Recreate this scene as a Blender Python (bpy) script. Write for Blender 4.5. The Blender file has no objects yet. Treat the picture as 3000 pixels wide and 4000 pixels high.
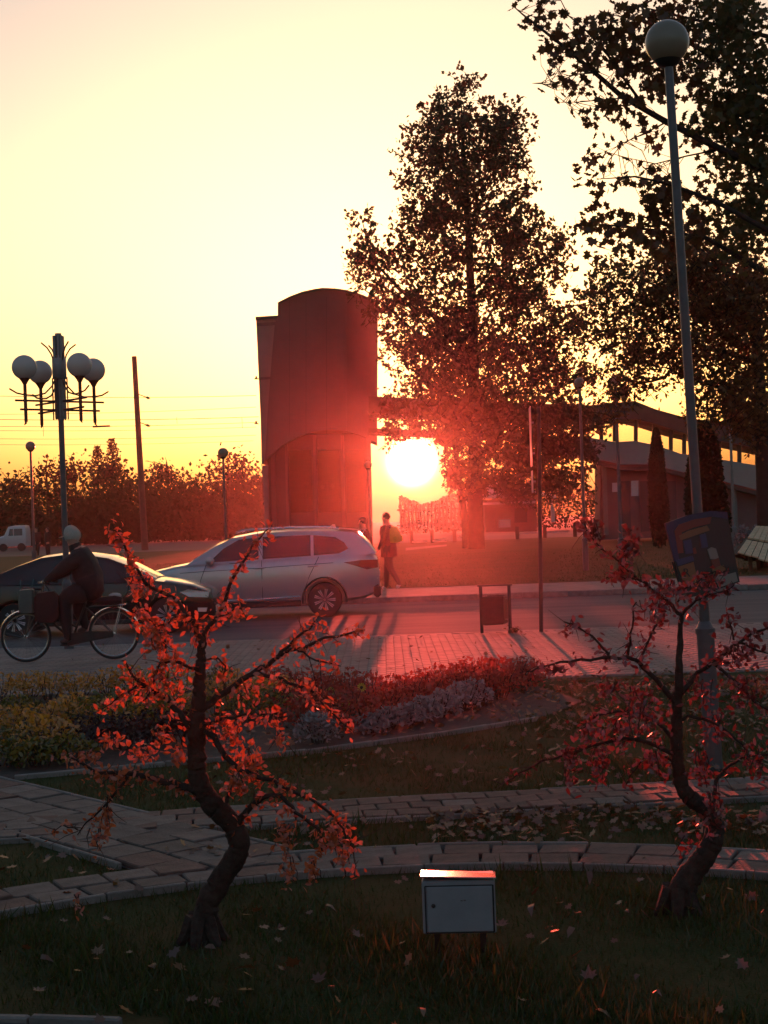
import bpy, bmesh, math, random
import numpy as np
from mathutils import Vector, Matrix, Euler
PI = math.pi
rng = np.random.default_rng(7)
random.seed(7)
sc = bpy.context.scene
C = sc.collection

# ------------------------------------------------------------------ camera
FPX, CAMH, ROLL = 6000.0, 1.95, math.radians(2.0)
cam = bpy.data.objects.new('camera', bpy.data.cameras.new('camera'))
C.objects.link(cam)
cam.data.sensor_width = 36.0
cam.data.lens = 54.0
cam.data.clip_start = 0.1
cam.data.clip_end = 4000
cam.matrix_world = Matrix.Translation((0, 0, CAMH)) @ Matrix.Rotation(PI/2, 4, 'X') @ Matrix.Rotation(-ROLL, 4, 'Z')
sc.camera = cam

# ------------------------------------------------------------------ light
SUN_EL, SUN_AZ = math.radians(1.85), math.radians(1.1)
sundir = Vector((math.sin(SUN_AZ)*math.cos(SUN_EL), math.cos(SUN_AZ)*math.cos(SUN_EL), math.sin(SUN_EL)))
world = bpy.data.worlds.new('World')
sc.world = world
world.use_nodes = True
nt = world.node_tree
nt.nodes.clear()
N = nt.nodes.new
def lk(a, b): nt.links.new(a, b)
sky = N('ShaderNodeTexSky'); sky.sky_type = 'NISHITA'; sky.sun_disc = False
sky.sun_elevation = SUN_EL; sky.sun_rotation = SUN_AZ
sky.air_density = 1.0; sky.dust_density = 4.0; sky.ozone_density = 1.0
gam = N('ShaderNodeGamma'); gam.inputs[1].default_value = 0.95
hs = N('ShaderNodeHueSaturation'); hs.inputs['Saturation'].default_value = 0.95
lk(sky.outputs[0], hs.inputs['Color']); lk(hs.outputs[0], gam.inputs[0])
wb = N('ShaderNodeMix'); wb.data_type = 'RGBA'; wb.blend_type = 'MULTIPLY'; wb.inputs[0].default_value = 1.0
wb.inputs[7].default_value = (0.90, 1.0, 1.20, 1)
lk(gam.outputs[0], wb.inputs[6])
# the sun itself, low in the sky, with its aureole
tc = N('ShaderNodeTexCoord')
dot = N('ShaderNodeVectorMath'); dot.operation = 'DOT_PRODUCT'; dot.inputs[1].default_value = sundir
lk(tc.outputs['Generated'], dot.inputs[0])
ac = N('ShaderNodeMath'); ac.operation = 'ARCCOSINE'; ac.use_clamp = False
lk(dot.outputs['Value'], ac.inputs[0])
deg = N('ShaderNodeMath'); deg.operation = 'MULTIPLY'; deg.inputs[1].default_value = 180/PI
lk(ac.outputs[0], deg.inputs[0])
def gauss(sig):
    a = N('ShaderNodeMath'); a.operation = 'DIVIDE'; a.inputs[1].default_value = sig; lk(deg.outputs[0], a.inputs[0])
    b = N('ShaderNodeMath'); b.operation = 'POWER'; b.inputs[1].default_value = 2.0; lk(a.outputs[0], b.inputs[0])
    c = N('ShaderNodeMath'); c.operation = 'MULTIPLY'; c.inputs[1].default_value = -1.0; lk(b.outputs[0], c.inputs[0])
    d = N('ShaderNodeMath'); d.operation = 'EXPONENT'; lk(c.outputs[0], d.inputs[0])
    return d
def addcol(prev, fac, col):
    m = N('ShaderNodeMix'); m.data_type = 'RGBA'; m.blend_type = 'ADD'; m.clamp_factor = False
    v = N('ShaderNodeMix'); v.data_type = 'RGBA'; v.blend_type = 'MIX'
    v.inputs[6].default_value = (0, 0, 0, 1); v.inputs[7].default_value = (*col, 1)
    lk(fac.outputs[0], v.inputs[0])
    m.inputs[0].default_value = 1.0
    lk(prev, m.inputs[6]); lk(v.outputs[2], m.inputs[7])
    return m.outputs[2]
col = addcol(wb.outputs[2], gauss(0.48), (220, 150, 75))
col = addcol(col, gauss(1.1), (8, 2.0, 0.25))
bg = N('ShaderNodeBackground'); bg.inputs[1].default_value = 0.15
lk(col, bg.inputs[0])
wo = N('ShaderNodeOutputWorld'); lk(bg.outputs[0], wo.inputs[0])

sl = bpy.data.lights.new('sun', 'SUN')
sl.energy = 3.7; sl.angle = math.radians(0.53); sl.color = (1.0, 0.085, 0.05)
so = bpy.data.objects.new('sun', sl); C.objects.link(so)
so.rotation_euler = sundir.to_track_quat('Z', 'Y').to_euler()
so.location = (3, 60, 40)

sc.view_settings.view_transform = 'Standard'
sc.view_settings.look = 'None'
sc.view_settings.gamma = 1.0
sc.view_settings.use_curve_mapping = False
sc.view_settings.exposure = 1.10
sc.render.engine = 'CYCLES'
sc.cycles.use_denoising = True
sc.cycles.max_bounces = 6
sc.cycles.diffuse_bounces = 2
sc.cycles.glossy_bounces = 3
sc.cycles.transmission_bounces = 4
sc.cycles.transparent_max_bounces = 12
sc.cycles.volume_bounces = 1
sc.cycles.sample_clamp_indirect = 6.0

# ------------------------------------------------------------------ helpers
cR, sR = math.cos(ROLL), math.sin(ROLL)
def uv(px, py):
    dx, dy = px-1500.0, 2000.0-py
    return dx*cR + dy*sR, -dx*sR + dy*cR
def P(px, py, d):
    """point at distance d seen at photo position px, py"""
    u, v = uv(px, py)
    return Vector((u/FPX*d, d, CAMH + v/FPX*d))
def G(px, py, z=0.0):
    """point of the level z seen at photo position px, py"""
    u, v = uv(px, py)
    d = (CAMH - z)*FPX/(-v)
    return Vector((u/FPX*d, d, z))

MATS = {}
def mat(name, col, rough=0.8, var=0.0, scale=8.0, bump=0.0, bscale=None, metal=0.0, spec=0.5, col2=None, detail=6.0, coat=0.0, stretch=None, objvar=0.0):
    m = bpy.data.materials.new(name); m.use_nodes = True
    t = m.node_tree; b = t.nodes['Principled BSDF']
    b.inputs['Roughness'].default_value = rough
    b.inputs['Metallic'].default_value = metal
    b.inputs['Specular IOR Level'].default_value = spec
    b.inputs['Coat Weight'].default_value = coat
    b.inputs['Coat Roughness'].default_value = 0.05
    b.inputs['Base Color'].default_value = (*col, 1)
    if var or bump or col2:
        tcn = t.nodes.new('ShaderNodeTexCoord')
        src = tcn.outputs['Object']
        if stretch:
            mp = t.nodes.new('ShaderNodeMapping'); mp.inputs['Scale'].default_value = stretch
            t.links.new(src, mp.inputs[0]); src = mp.outputs[0]
        nz = t.nodes.new('ShaderNodeTexNoise'); nz.inputs['Scale'].default_value = scale
        nz.inputs['Detail'].default_value = detail; nz.inputs['Roughness'].default_value = 0.65
        t.links.new(src, nz.inputs['Vector'])
        if var or col2:
            cr = t.nodes.new('ShaderNodeValToRGB')
            cr.color_ramp.elements[0].position = 0.32; cr.color_ramp.elements[1].position = 0.68
            a = tuple(max(0, c*(1-var)) for c in col); c2 = col2 or tuple(min(1, c*(1+var)) for c in col)
            cr.color_ramp.elements[0].color = (*a, 1); cr.color_ramp.elements[1].color = (*c2, 1)
            t.links.new(nz.outputs['Fac'], cr.inputs[0]); t.links.new(cr.outputs[0], b.inputs['Base Color'])
        if bump:
            n2 = nz
            if bscale:
                n2 = t.nodes.new('ShaderNodeTexNoise'); n2.inputs['Scale'].default_value = bscale; n2.inputs['Detail'].default_value = 8
                t.links.new(src, n2.inputs['Vector'])
            bp = t.nodes.new('ShaderNodeBump'); bp.inputs['Strength'].default_value = bump; bp.inputs['Distance'].default_value = 0.02
            t.links.new(n2.outputs['Fac'], bp.inputs['Height']); t.links.new(bp.outputs[0], b.inputs['Normal'])
    if objvar:
        bc = b.inputs['Base Color']; oi = t.nodes.new('ShaderNodeObjectInfo'); mr = t.nodes.new('ShaderNodeMapRange'); mr.inputs['To Min'].default_value = 1-objvar; mr.inputs['To Max'].default_value = 1+objvar
        t.links.new(oi.outputs['Random'], mr.inputs['Value']); hv = t.nodes.new('ShaderNodeHueSaturation'); t.links.new(mr.outputs[0], hv.inputs['Value'])
        if bc.is_linked: t.links.new(bc.links[0].from_socket, hv.inputs['Color'])
        else: hv.inputs['Color'].default_value = (*col, 1)
        t.links.new(hv.outputs[0], bc)
    MATS[name] = m
    return m

def leafmat(name, cols, trans=0.5, tcol=None, gloss=0.06):
    """thin leaves that let light through; each leaf its own tint"""
    m = bpy.data.materials.new(name); m.use_nodes = True
    t = m.node_tree; t.nodes.clear(); n = t.nodes.new
    ge = n('ShaderNodeNewGeometry'); oi = n('ShaderNodeObjectInfo')
    ad = n('ShaderNodeMath'); ad.operation = 'ADD'; t.links.new(ge.outputs['Random Per Island'], ad.inputs[0]); t.links.new(oi.outputs['Random'], ad.inputs[1])
    fr = n('ShaderNodeMath'); fr.operation = 'FRACT'; t.links.new(ad.outputs[0], fr.inputs[0])
    cr = n('ShaderNodeValToRGB')
    els = cr.color_ramp.elements
    while len(els) < len(cols): els.new(0.5)
    for i, c in enumerate(cols):
        els[i].position = i/max(1, len(cols)-1); els[i].color = (*c, 1)
    t.links.new(fr.outputs[0], cr.inputs[0])
    di = n('ShaderNodeBsdfDiffuse'); tr = n('ShaderNodeBsdfTranslucent'); gl = n('ShaderNodeBsdfGlossy')
    gl.inputs['Roughness'].default_value = 0.35
    t.links.new(cr.outputs[0], di.inputs[0])
    if tcol:
        mx = n('ShaderNodeMix'); mx.data_type = 'RGBA'; mx.blend_type = 'MIX'; mx.inputs[0].default_value = 0.5
        mx.inputs[7].default_value = (*tcol, 1); t.links.new(cr.outputs[0], mx.inputs[6]); t.links.new(mx.outputs[2], tr.inputs[0])
    else:
        t.links.new(cr.outputs[0], tr.inputs[0])
    m1 = n('ShaderNodeMixShader'); m1.inputs[0].default_value = trans
    t.links.new(di.outputs[0], m1.inputs[1]); t.links.new(tr.outputs[0], m1.inputs[2])
    m2 = n('ShaderNodeMixShader'); m2.inputs[0].default_value = gloss
    t.links.new(m1.outputs[0], m2.inputs[1]); t.links.new(gl.outputs[0], m2.inputs[2])
    o = n('ShaderNodeOutputMaterial'); t.links.new(m2.outputs[0], o.inputs[0])
    MATS[name] = m
    return m

def tag(o, label=None, cat=None, group=None, kind=None):
    if label: o['label'] = label
    if cat: o['category'] = cat
    if group: o['group'] = group
    if kind: o['kind'] = kind
    return o
def link(name, me, parent=None):
    o = bpy.data.objects.new(name, me); C.objects.link(o)
    if parent is not None: o.parent = parent
    return o
def empty(name, loc, rz=0.0):
    o = bpy.data.objects.new(name, None); C.objects.link(o)
    o.location = loc; o.rotation_euler = (0, 0, rz); o.empty_display_size = 0.2
    return o
def thing(name, loc, label, cat, group=None, rz=0.0):
    return tag(empty(name, loc, rz), label, cat, group)
def children(o): return [x for x in bpy.data.objects if x.parent == o]
def copy_tree(o, parent=None):
    c = o.copy(); C.objects.link(c)
    if parent is not None: c.parent = parent
    for ch in list(children(o)): copy_tree(ch, c)
    return c

class MB:
    """collects shapes into one mesh"""
    def __init__(s): s.v = []; s.f = []; s.m = []; s.cur = 0
    def add(s, vs, fs, mi=None):
        o = len(s.v); s.v += [tuple(v) for v in vs]
        s.f += [tuple(i+o for i in f) for f in fs]; s.m += [s.cur if mi is None else mi]*len(fs)
        return s
    def box(s, c, size, rot=None, bev=0.0, mi=None):
        x, y, z = (k/2 for k in size)
        b = min(bev, x*.9, y*.9, z*.9)
        if b <= 0:
            vs = [Vector((i*x, j*y, k*z)) for k in (-1, 1) for i, j in ((-1, -1), (1, -1), (1, 1), (-1, 1))]
            fs = [(3, 2, 1, 0), (4, 5, 6, 7), (0, 1, 5, 4), (1, 2, 6, 5), (2, 3, 7, 6), (3, 0, 4, 7)]
        else:
            rings = [(-z, b), (-z+b, 0), (z-b, 0), (z, b)]
            vs = [Vector((i*(x-q), j*(y-q), k)) for k, q in rings for i, j in ((-1, -1), (1, -1), (1, 1), (-1, 1))]
            fs = [(3, 2, 1, 0), (12, 13, 14, 15)]
            for r in range(3):
                for q in range(4):
                    fs.append((r*4+q, r*4+(q+1) % 4, r*4+4+(q+1) % 4, r*4+4+q))
        R = rot if rot is not None else Matrix.Identity(3)
        c = Vector(c)
        return s.add([R @ v + c for v in vs], fs, mi)
    def tube(s, pts, rad, n=8, cap=True, mi=None, rough=0.0):
        pts = [Vector(p) for p in pts]
        if not hasattr(rad, '__len__'): rad = [rad]*len(pts)
        vs = []; fs = []
        prev = None
        for i, p in enumerate(pts):
            a = pts[max(0, i-1)]; b = pts[min(len(pts)-1, i+1)]
            t = (b-a).normalized() if (b-a).length > 1e-9 else Vector((0, 0, 1))
            if prev is None:
                up = Vector((0, 0, 1)) if abs(t.z) < 0.9 else Vector((1, 0, 0))
                n1 = t.cross(up).normalized()
            else:
                n1 = (prev - t*prev.dot(t))
                n1 = n1.normalized() if n1.length > 1e-6 else t.orthogonal().normalized()
            prev = n1; n2 = t.cross(n1)
            for k in range(n):
                an = 2*PI*k/n
                vs.append(p + (n1*math.cos(an) + n2*math.sin(an))*rad[i]*(1+(rough*.5*(random.random()-.5)+rough*(.7*math.sin(an*3+i*.22)+.5*math.sin(an*5-i*.31)) if rough else 0)))
        for i in range(len(pts)-1):
            for k in range(n):
                fs.append((i*n+k, i*n+(k+1) % n, (i+1)*n+(k+1) % n, (i+1)*n+k))
        if cap:
            fs.append(tuple(range(n-1, -1, -1))); fs.append(tuple(range((len(pts)-1)*n, len(pts)*n)))
        return s.add(vs, fs, mi)
    def lathe(s, c, prof, n=20, axis='Z', mi=None):
        c = Vector(c); vs = []; fs = []
        for r, h in prof:
            for k in range(n):
                a = 2*PI*k/n; x, y = r*math.cos(a), r*math.sin(a)
                vs.append(c + (Vector((x, y, h)) if axis == 'Z' else Vector((x, h, y)) if axis == 'Y' else Vector((h, x, y))))
        m = len(prof)
        for i in range(m-1):
            for k in range(n):
                fs.append((i*n+k, i*n+(k+1) % n, (i+1)*n+(k+1) % n, (i+1)*n+k))
        fs.append(tuple(range(n-1, -1, -1))); fs.append(tuple(range((m-1)*n, m*n)))
        return s.add(vs, fs, mi)
    def sphere(s, c, r, n=20, m=12, sc3=(1, 1, 1), mi=None):
        c = Vector(c); vs = [c+Vector((0, 0, -r*sc3[2]))]; fs = []
        for i in range(1, m):
            t = -PI/2 + PI*i/m
            for k in range(n):
                a = 2*PI*k/n
                vs.append(c + Vector((r*math.cos(t)*math.cos(a)*sc3[0], r*math.cos(t)*math.sin(a)*sc3[1], r*math.sin(t)*sc3[2])))
        vs.append(c+Vector((0, 0, r*sc3[2])))
        for k in range(n): fs.append((0, 1+(k+1) % n, 1+k))
        for i in range(m-2):
            for k in range(n):
                fs.append((1+i*n+k, 1+i*n+(k+1) % n, 1+(i+1)*n+(k+1) % n, 1+(i+1)*n+k))
        L = len(vs)-1
        for k in range(n): fs.append((1+(m-2)*n+k, 1+(m-2)*n+(k+1) % n, L))
        return s.add(vs, fs, mi)
    def prism(s, poly, e, mi=None):
        """polygon of 3D points pushed along e"""
        poly = [Vector(p) for p in poly]; n = len(poly); e = Vector(e)
        vs = poly + [p+e for p in poly]
        fs = [tuple(range(n)), tuple(range(2*n-1, n-1, -1))] + [(i, n+i, n+(i+1) % n, (i+1) % n) for i in range(n)]
        return s.add(vs, fs, mi)
    def torus(s, c, R, r, n=40, m=8, axis='Y', mi=None):
        c = Vector(c); vs = []; fs = []
        for i in range(n):
            a = 2*PI*i/n
            for k in range(m):
                b = 2*PI*k/m; q = R + r*math.cos(b); h = r*math.sin(b)
                vs.append(c + (Vector((q*math.cos(a), h, q*math.sin(a))) if axis == 'Y' else Vector((q*math.cos(a), q*math.sin(a), h))))
        for i in range(n):
            for k in range(m):
                fs.append((i*m+k, ((i+1) % n)*m+k, ((i+1) % n)*m+(k+1) % m, i*m+(k+1) % m))
        return s.add(vs, fs, mi)
    def mesh(s, name, mats, smooth=False, fix=True):
        me = bpy.data.meshes.new(name)
        me.from_pydata(s.v, [], s.f)
        mats = mats if isinstance(mats, (list, tuple)) else [mats]
        for m in mats: me.materials.append(MATS[m] if isinstance(m, str) else m)
        if any(s.m): me.polygons.foreach_set('material_index', s.m)
        if fix:
            b = bmesh.new(); b.from_mesh(me); bmesh.ops.recalc_face_normals(b, faces=b.faces); b.to_mesh(me); b.free()
        if smooth:
            me.polygons.foreach_set('use_smooth', [True]*len(me.polygons))
            try: me.set_sharp_from_angle(angle=math.radians(42))
            except Exception: pass
        me.update()
        return me
    def build(s, name, mats, parent=None, smooth=False, fix=True):
        return link(name, s.mesh(name, mats, smooth, fix), parent)

def fastmesh(name, V, F, mats, smooth=False):
    """V (n,3), F (m,k) -> mesh"""
    me = bpy.data.meshes.new(name)
    V = np.asarray(V, dtype=np.float32); F = np.asarray(F, dtype=np.int32)
    me.vertices.add(len(V)); me.vertices.foreach_set('co', V.ravel())
    k = F.shape[1]
    me.loops.add(F.size); me.loops.foreach_set('vertex_index', F.ravel())
    me.polygons.add(len(F)); me.polygons.foreach_set('loop_start', np.arange(0, F.size, k, dtype=np.int32))
    me.polygons.foreach_set('loop_total', np.full(len(F), k, dtype=np.int32))
    for m in (mats if isinstance(mats, (list, tuple)) else [mats]): me.materials.append(MATS[m] if isinstance(m, str) else m)
    me.update(calc_edges=True); me.validate()
    return me

# leaf outlines: vertices and triangles
L_OVAL = (np.array([(0, 0, 0), (.30, .22, .06), (.30, -.22, .06), (.68, .2, .03), (.68, -.2, .03), (1, 0, -.05)], float)-np.array([.5, 0, 0]),
          [(0, 1, 2), (1, 3, 2), (2, 3, 4), (3, 5, 4)])
L_KITE = (np.array([(0, 0, 0), (.5, .32, .06), (1, 0, 0), (.5, -.32, .06)], float)-np.array([.5, 0, 0]), [(0, 1, 2), (0, 2, 3)])
mp_ang = [180, 215, 245, 268, 290, 308, 330, 345, 0, 15, 30, 52, 70, 92, 115, 145]
mp_r = [.10, .36, .28, .46, .34, .50, .33, .40, .60, .40, .33, .50, .34, .46, .28, .36]
_v = [(0, 0, 0)] + [(r*math.cos(math.radians(t)), r*math.sin(math.radians(t)), .10*r*r) for t, r in zip(mp_ang, mp_r)]
L_MAPLE = (np.array(_v), [(0, 1+i, 1+(i+1) % 16) for i in range(16)])
L_BLADE = (np.array([(-.035, 0, 0), (.035, 0, 0), (0, .25, 1)], float), [(0, 1, 2)])

def rand_rot(n, flat=None):
    """random rotation matrices; flat = how far from level they tilt (None: any way)"""
    az = rng.uniform(0, 2*PI, n)
    if flat is None:
        q = rng.normal(size=(n, 4)); q /= np.linalg.norm(q, axis=1)[:, None]
        w, x, y, z = q.T
        return np.stack([np.stack([1-2*(y*y+z*z), 2*(x*y-z*w), 2*(x*z+y*w)], -1),
                         np.stack([2*(x*y+z*w), 1-2*(x*x+z*z), 2*(y*z-x*w)], -1),
                         np.stack([2*(x*z-y*w), 2*(y*z+x*w), 1-2*(x*x+y*y)], -1)], 1)
    tx = rng.normal(0, flat, n); ty = rng.normal(0, flat, n)
    ca, sa, cx, sx, cy, sy = np.cos(az), np.sin(az), np.cos(tx), np.sin(tx), np.cos(ty), np.sin(ty)
    o, i = np.zeros(n), np.ones(n)
    Rz = np.stack([np.stack([ca, -sa, o], -1), np.stack([sa, ca, o], -1), np.stack([o, o, i], -1)], 1)
    Rx = np.stack([np.stack([i, o, o], -1), np.stack([o, cx, -sx], -1), np.stack([o, sx, cx], -1)], 1)
    Ry = np.stack([np.stack([cy, o, sy], -1), np.stack([o, i, o], -1), np.stack([-sy, o, cy], -1)], 1)
    return Rx @ Ry @ Rz
def leaves_vf(pts, size, shape, flat=None):
    pts = np.asarray(pts, float); n = len(pts)
    V, F = shape; R = rand_rot(n, flat)
    size = np.broadcast_to(size, (n,))
    W = np.einsum('nij,kj->nki', R, V)*size[:, None, None] + pts[:, None, :]
    FF = (np.asarray(F)[None] + (np.arange(n)*len(V))[:, None, None]).reshape(-1, 3)
    return W.reshape(-1, 3), FF
def leaves(name, pts, size, shape, m, parent=None, flat=None, kind='stuff'):
    V, F = leaves_vf(pts, size, shape, flat)
    o = link(name, fastmesh(name, V, F, m), parent)
    if kind: o['kind'] = kind
    return o

# ------------------------------------------------------------------ materials
mat('asphalt', (.095, .086, .085), .85, .32, 1.2, .3, 120, stretch=(.12, 1, 1))
mat('paver', (.215, .172, .150), .8, .22, 2.2, .2, 90)
mat('slab_grey', (.125, .098, .084), .85, .32, 9.0, .5, 60, objvar=.28)
mat('slab_red', (.128, .073, .058), .85, .32, 9.0, .5, 60, objvar=.28)
mat('joint', (.075, .062, .055), .95, .3, 20)
mat('kerb', (.20, .172, .155), .8, .25, 6.0, .4, 50, objvar=.2)
mat('soil', (.050, .036, .028), .95, .35, 9.0, .5, 40)
mat('turf', (.028, .048, .014), .95, .0, 1.4, .5, 60, spec=.1, col2=(.085, .056, .022))
mat('farturf', (.052, .058, .020), .95, .0, .5, .4, 20, spec=.1, col2=(.085, .066, .028))
mat('farground', (.070, .062, .050), .95, .3, .1)
mat('bark', (.050, .034, .028), .9, .4, 14.0, .7, 40, spec=.2)
mat('bark_far', (.045, .034, .028), .95, .3, 3.0, .5, 8, spec=.1)
mat('twig', (.060, .035, .032), .8, .3, 30, spec=.3)
mat('box_paint', (.225, .227, .25), .55, .10, 7, .05, 120)
mat('box_lid', (.55, .54, .54), .13, .08, 7, .02, 60, metal=.75)
mat('lid_dark', (.05, .05, .06), .7)
mat('dark_metal', (.035, .033, .033), .5, .2, 20, metal=.3)
mat('post_paint', (.10, .102, .115), .45, .15, 12, metal=.2)
mat('grey_steel', (.22, .22, .24), .4, .12, 12, metal=.6)
mat('red_steel', (.16, .05, .035), .5, .2, 12, metal=.2)
mat('concrete', (.20, .185, .175), .9, .15, 2.0, .2, 20)
mat('pole_concrete', (.075, .055, .048), .9, .2, 2.0, .2, 20)
mat('tower_clad', (.115, .085, .080), .75, .10, .7, .1, 6)
mat('tower_light', (.22, .19, .18), .85, .10, .7, .1, 6)
mat('tower_dark', (.06, .05, .05), .6, .15, .7)
mat('gallery_roof', (.085, .062, .050), .8, .2, 1.0)
mat('parapet', (.36, .32, .30), .85, .10, .6, .1, 8)
mat('facade', (.17, .11, .105), .85, .12, .8)
mat('white_paint', (.62, .60, .60), .6, .08, 4)
mat('rubber', (.022, .022, .024), .75)
mat('alloy', (.55, .55, .57), .28, metal=.9)
mat('chrome', (.7, .7, .7), .15, metal=1.0)
mat('black_trim', (.018, .018, .020), .45)
mat('car_silver', (.47, .45, .49), .28, metal=.55, coat=.8)
mat('car_black', (.007, .0075, .010), .25, metal=.0, coat=.55, spec=.4)
mat('seam', (.012, .012, .014), .7)
mat('tail_red', (.18, .008, .008), .2, coat=1.0)
mat('lamp_clear', (.7, .7, .68), .12, coat=1.0)
mat('jacket_dark', (.030, .019, .018), .8, .25, 14, .3, 30)
mat('trousers', (.016, .014, .017), .85, .2, 14)
mat('skin', (.42, .25, .19), .55)
mat('knit', (.50, .41, .35), .95, .15, 60, .4, 90)
mat('hair_dark', (.03, .02, .016), .6)
mat('hair_fair', (.32, .20, .11), .5)
mat('shoe_white', (.6, .58, .57), .6)
mat('shoe_dark', (.05, .045, .05), .6)
mat('bag_red', (.05, .009, .009), .7, .2, 12)
mat('bag_green', (.085, .105, .10), .5, .15, 12)
mat('bag_grey', (.42, .40, .40), .7, .1, 12)
mat('pack_yellow', (.42, .36, .03), .6, .15, 12)
mat('coat_maroon', (.07, .022, .022), .85, .2, 14)
mat('wood_lit', (.80, .54, .33), .7, .2, 4.0, .3, 30, stretch=(1, 8, 8))  # plank colour lightened and warmed to stand for evening light on the roof
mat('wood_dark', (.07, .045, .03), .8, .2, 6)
mat('van_white', (.5, .5, .52), .35, coat=.5)
mat('ad_violet', (.026, .014, .060), .4)
mat('ad_red', (.13, .022, .012), .4)
mat('ad_amber', (.15, .075, .028), .4)
mat('ad_blue', (.02, .032, .10), .4)
mat('ad_black', (.012, .012, .014), .4)
mat('ad_cream', (.20, .18, .16), .4)
mat('wire', (.03, .025, .025), .6)

def glassmat(name, col, rough, tfac):
    m = bpy.data.materials.new(name); m.use_nodes = True
    t = m.node_tree; t.nodes.clear(); n = t.nodes.new
    tr = n('ShaderNodeBsdfTransparent'); tr.inputs[0].default_value = (*col, 1)
    gl = n('ShaderNodeBsdfGlossy'); gl.inputs['Roughness'].default_value = rough
    fr = n('ShaderNodeFresnel'); fr.inputs[0].default_value = 1.5
    ma = n('ShaderNodeMath'); ma.operation = 'ADD'; ma.inputs[1].default_value = tfac; t.links.new(fr.outputs[0], ma.inputs[0])
    mx = n('ShaderNodeMixShader'); t.links.new(ma.outputs[0], mx.inputs[0]); t.links.new(tr.outputs[0], mx.inputs[1]); t.links.new(gl.outputs[0], mx.inputs[2])
    o = n('ShaderNodeOutputMaterial'); t.links.new(mx.outputs[0], o.inputs[0]); MATS[name] = m
glassmat('pane_clear', (.86, .84, .82), .05, .02)
glassmat('car_glass', (.30, .31, .32), .02, .03)
def globemat(nm, dc, tcl):
    m = bpy.data.materials.new(nm); m.use_nodes = True; t = m.node_tree; t.nodes.clear(); n = t.nodes.new
    di = n('ShaderNodeBsdfDiffuse'); tr = n('ShaderNodeBsdfTranslucent'); gl = n('ShaderNodeBsdfGlossy'); gl.inputs['Roughness'].default_value = .25
    di.inputs[0].default_value = (*dc, 1); tr.inputs[0].default_value = (*tcl, 1)
    m1 = n('ShaderNodeMixShader'); m1.inputs[0].default_value = .35; t.links.new(di.outputs[0], m1.inputs[1]); t.links.new(tr.outputs[0], m1.inputs[2])
    fr = n('ShaderNodeFresnel'); m2 = n('ShaderNodeMixShader'); t.links.new(fr.outputs[0], m2.inputs[0]); t.links.new(m1.outputs[0], m2.inputs[1]); t.links.new(gl.outputs[0], m2.inputs[2])
    o = n('ShaderNodeOutputMaterial'); t.links.new(m2.outputs[0], o.inputs[0]); MATS[nm] = m
globemat('globe', (.36, .31, .24), (.42, .32, .19)); globemat('globe_white', (.80, .74, .70), (.6, .54, .46))

leafmat('leaf_orange', [(.24, .035, .018), (.34, .065, .024), (.46, .12, .05), (.20, .030, .016)], .46, (.66, .22, .07), .09)
leafmat('leaf_crimson', [(.085, .012, .016), (.15, .020, .022), (.25, .045, .038), (.065, .012, .016)], .30, (.20, .04, .03), .09)
leafmat('sign_sheet', [(.6, .58, .55), (.62, .6, .57)], .6, None, .10)
leafmat('leaf_big', [(.040, .034, .018), (.075, .052, .020), (.055, .036, .020), (.090, .066, .022)], .35, None, .03)
leafmat('leaf_maple', [(.10, .038, .014), (.15, .055, .018), (.11, .07, .020), (.18, .075, .02)], .5, None, .04)
leafmat('leaf_inner', [(.06, .065, .020), (.10, .085, .024), (.14, .085, .024), (.05, .055, .020)], .5, None, .03)
leafmat('leaf_autumn', [(.09, .040, .016), (.13, .060, .020), (.16, .085, .022), (.10, .045, .016)], .4, None, .03)
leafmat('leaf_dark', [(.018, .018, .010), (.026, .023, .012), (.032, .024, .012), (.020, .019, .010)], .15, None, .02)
leafmat('needle', [(.016, .022, .012), (.024, .030, .014), (.030, .030, .014)], .1, None, .02)
leafmat('leaf_gold', [(.46, .17, .012), (.70, .33, .03), (.20, .13, .018), (.78, .32, .05), (.12, .10, .016)], .5, (.6, .3, .03), .10)
leafmat('leaf_green', [(.055, .070, .018), (.12, .115, .02), (.30, .20, .025), (.06, .062, .018)], .35, None, .06)
leafmat('leaf_redbed', [(.24, .022, .018), (.33, .045, .025), (.17, .02, .02), (.30, .085, .03)], .5, (.5, .05, .02), .06)
leafmat('leaf_maroon', [(.035, .014, .018), (.05, .02, .022), (.03, .016, .014)], .3, None, .05)
leafmat('leaf_silver', [(.22, .21, .225), (.32, .305, .32), (.16, .155, .17)], .3, None, .04)
leafmat('leaf_fallen', [(.11, .040, .013), (.16, .066, .018), (.24, .13, .04), (.08, .028, .012), (.15, .052, .017), (.13, .06, .02)], .25, None, .10)
leafmat('grass', [(.026, .048, .012), (.050, .080, .018), (.070, .062, .020), (.034, .056, .013), (.095, .070, .026)], .4, None, .03)


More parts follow.
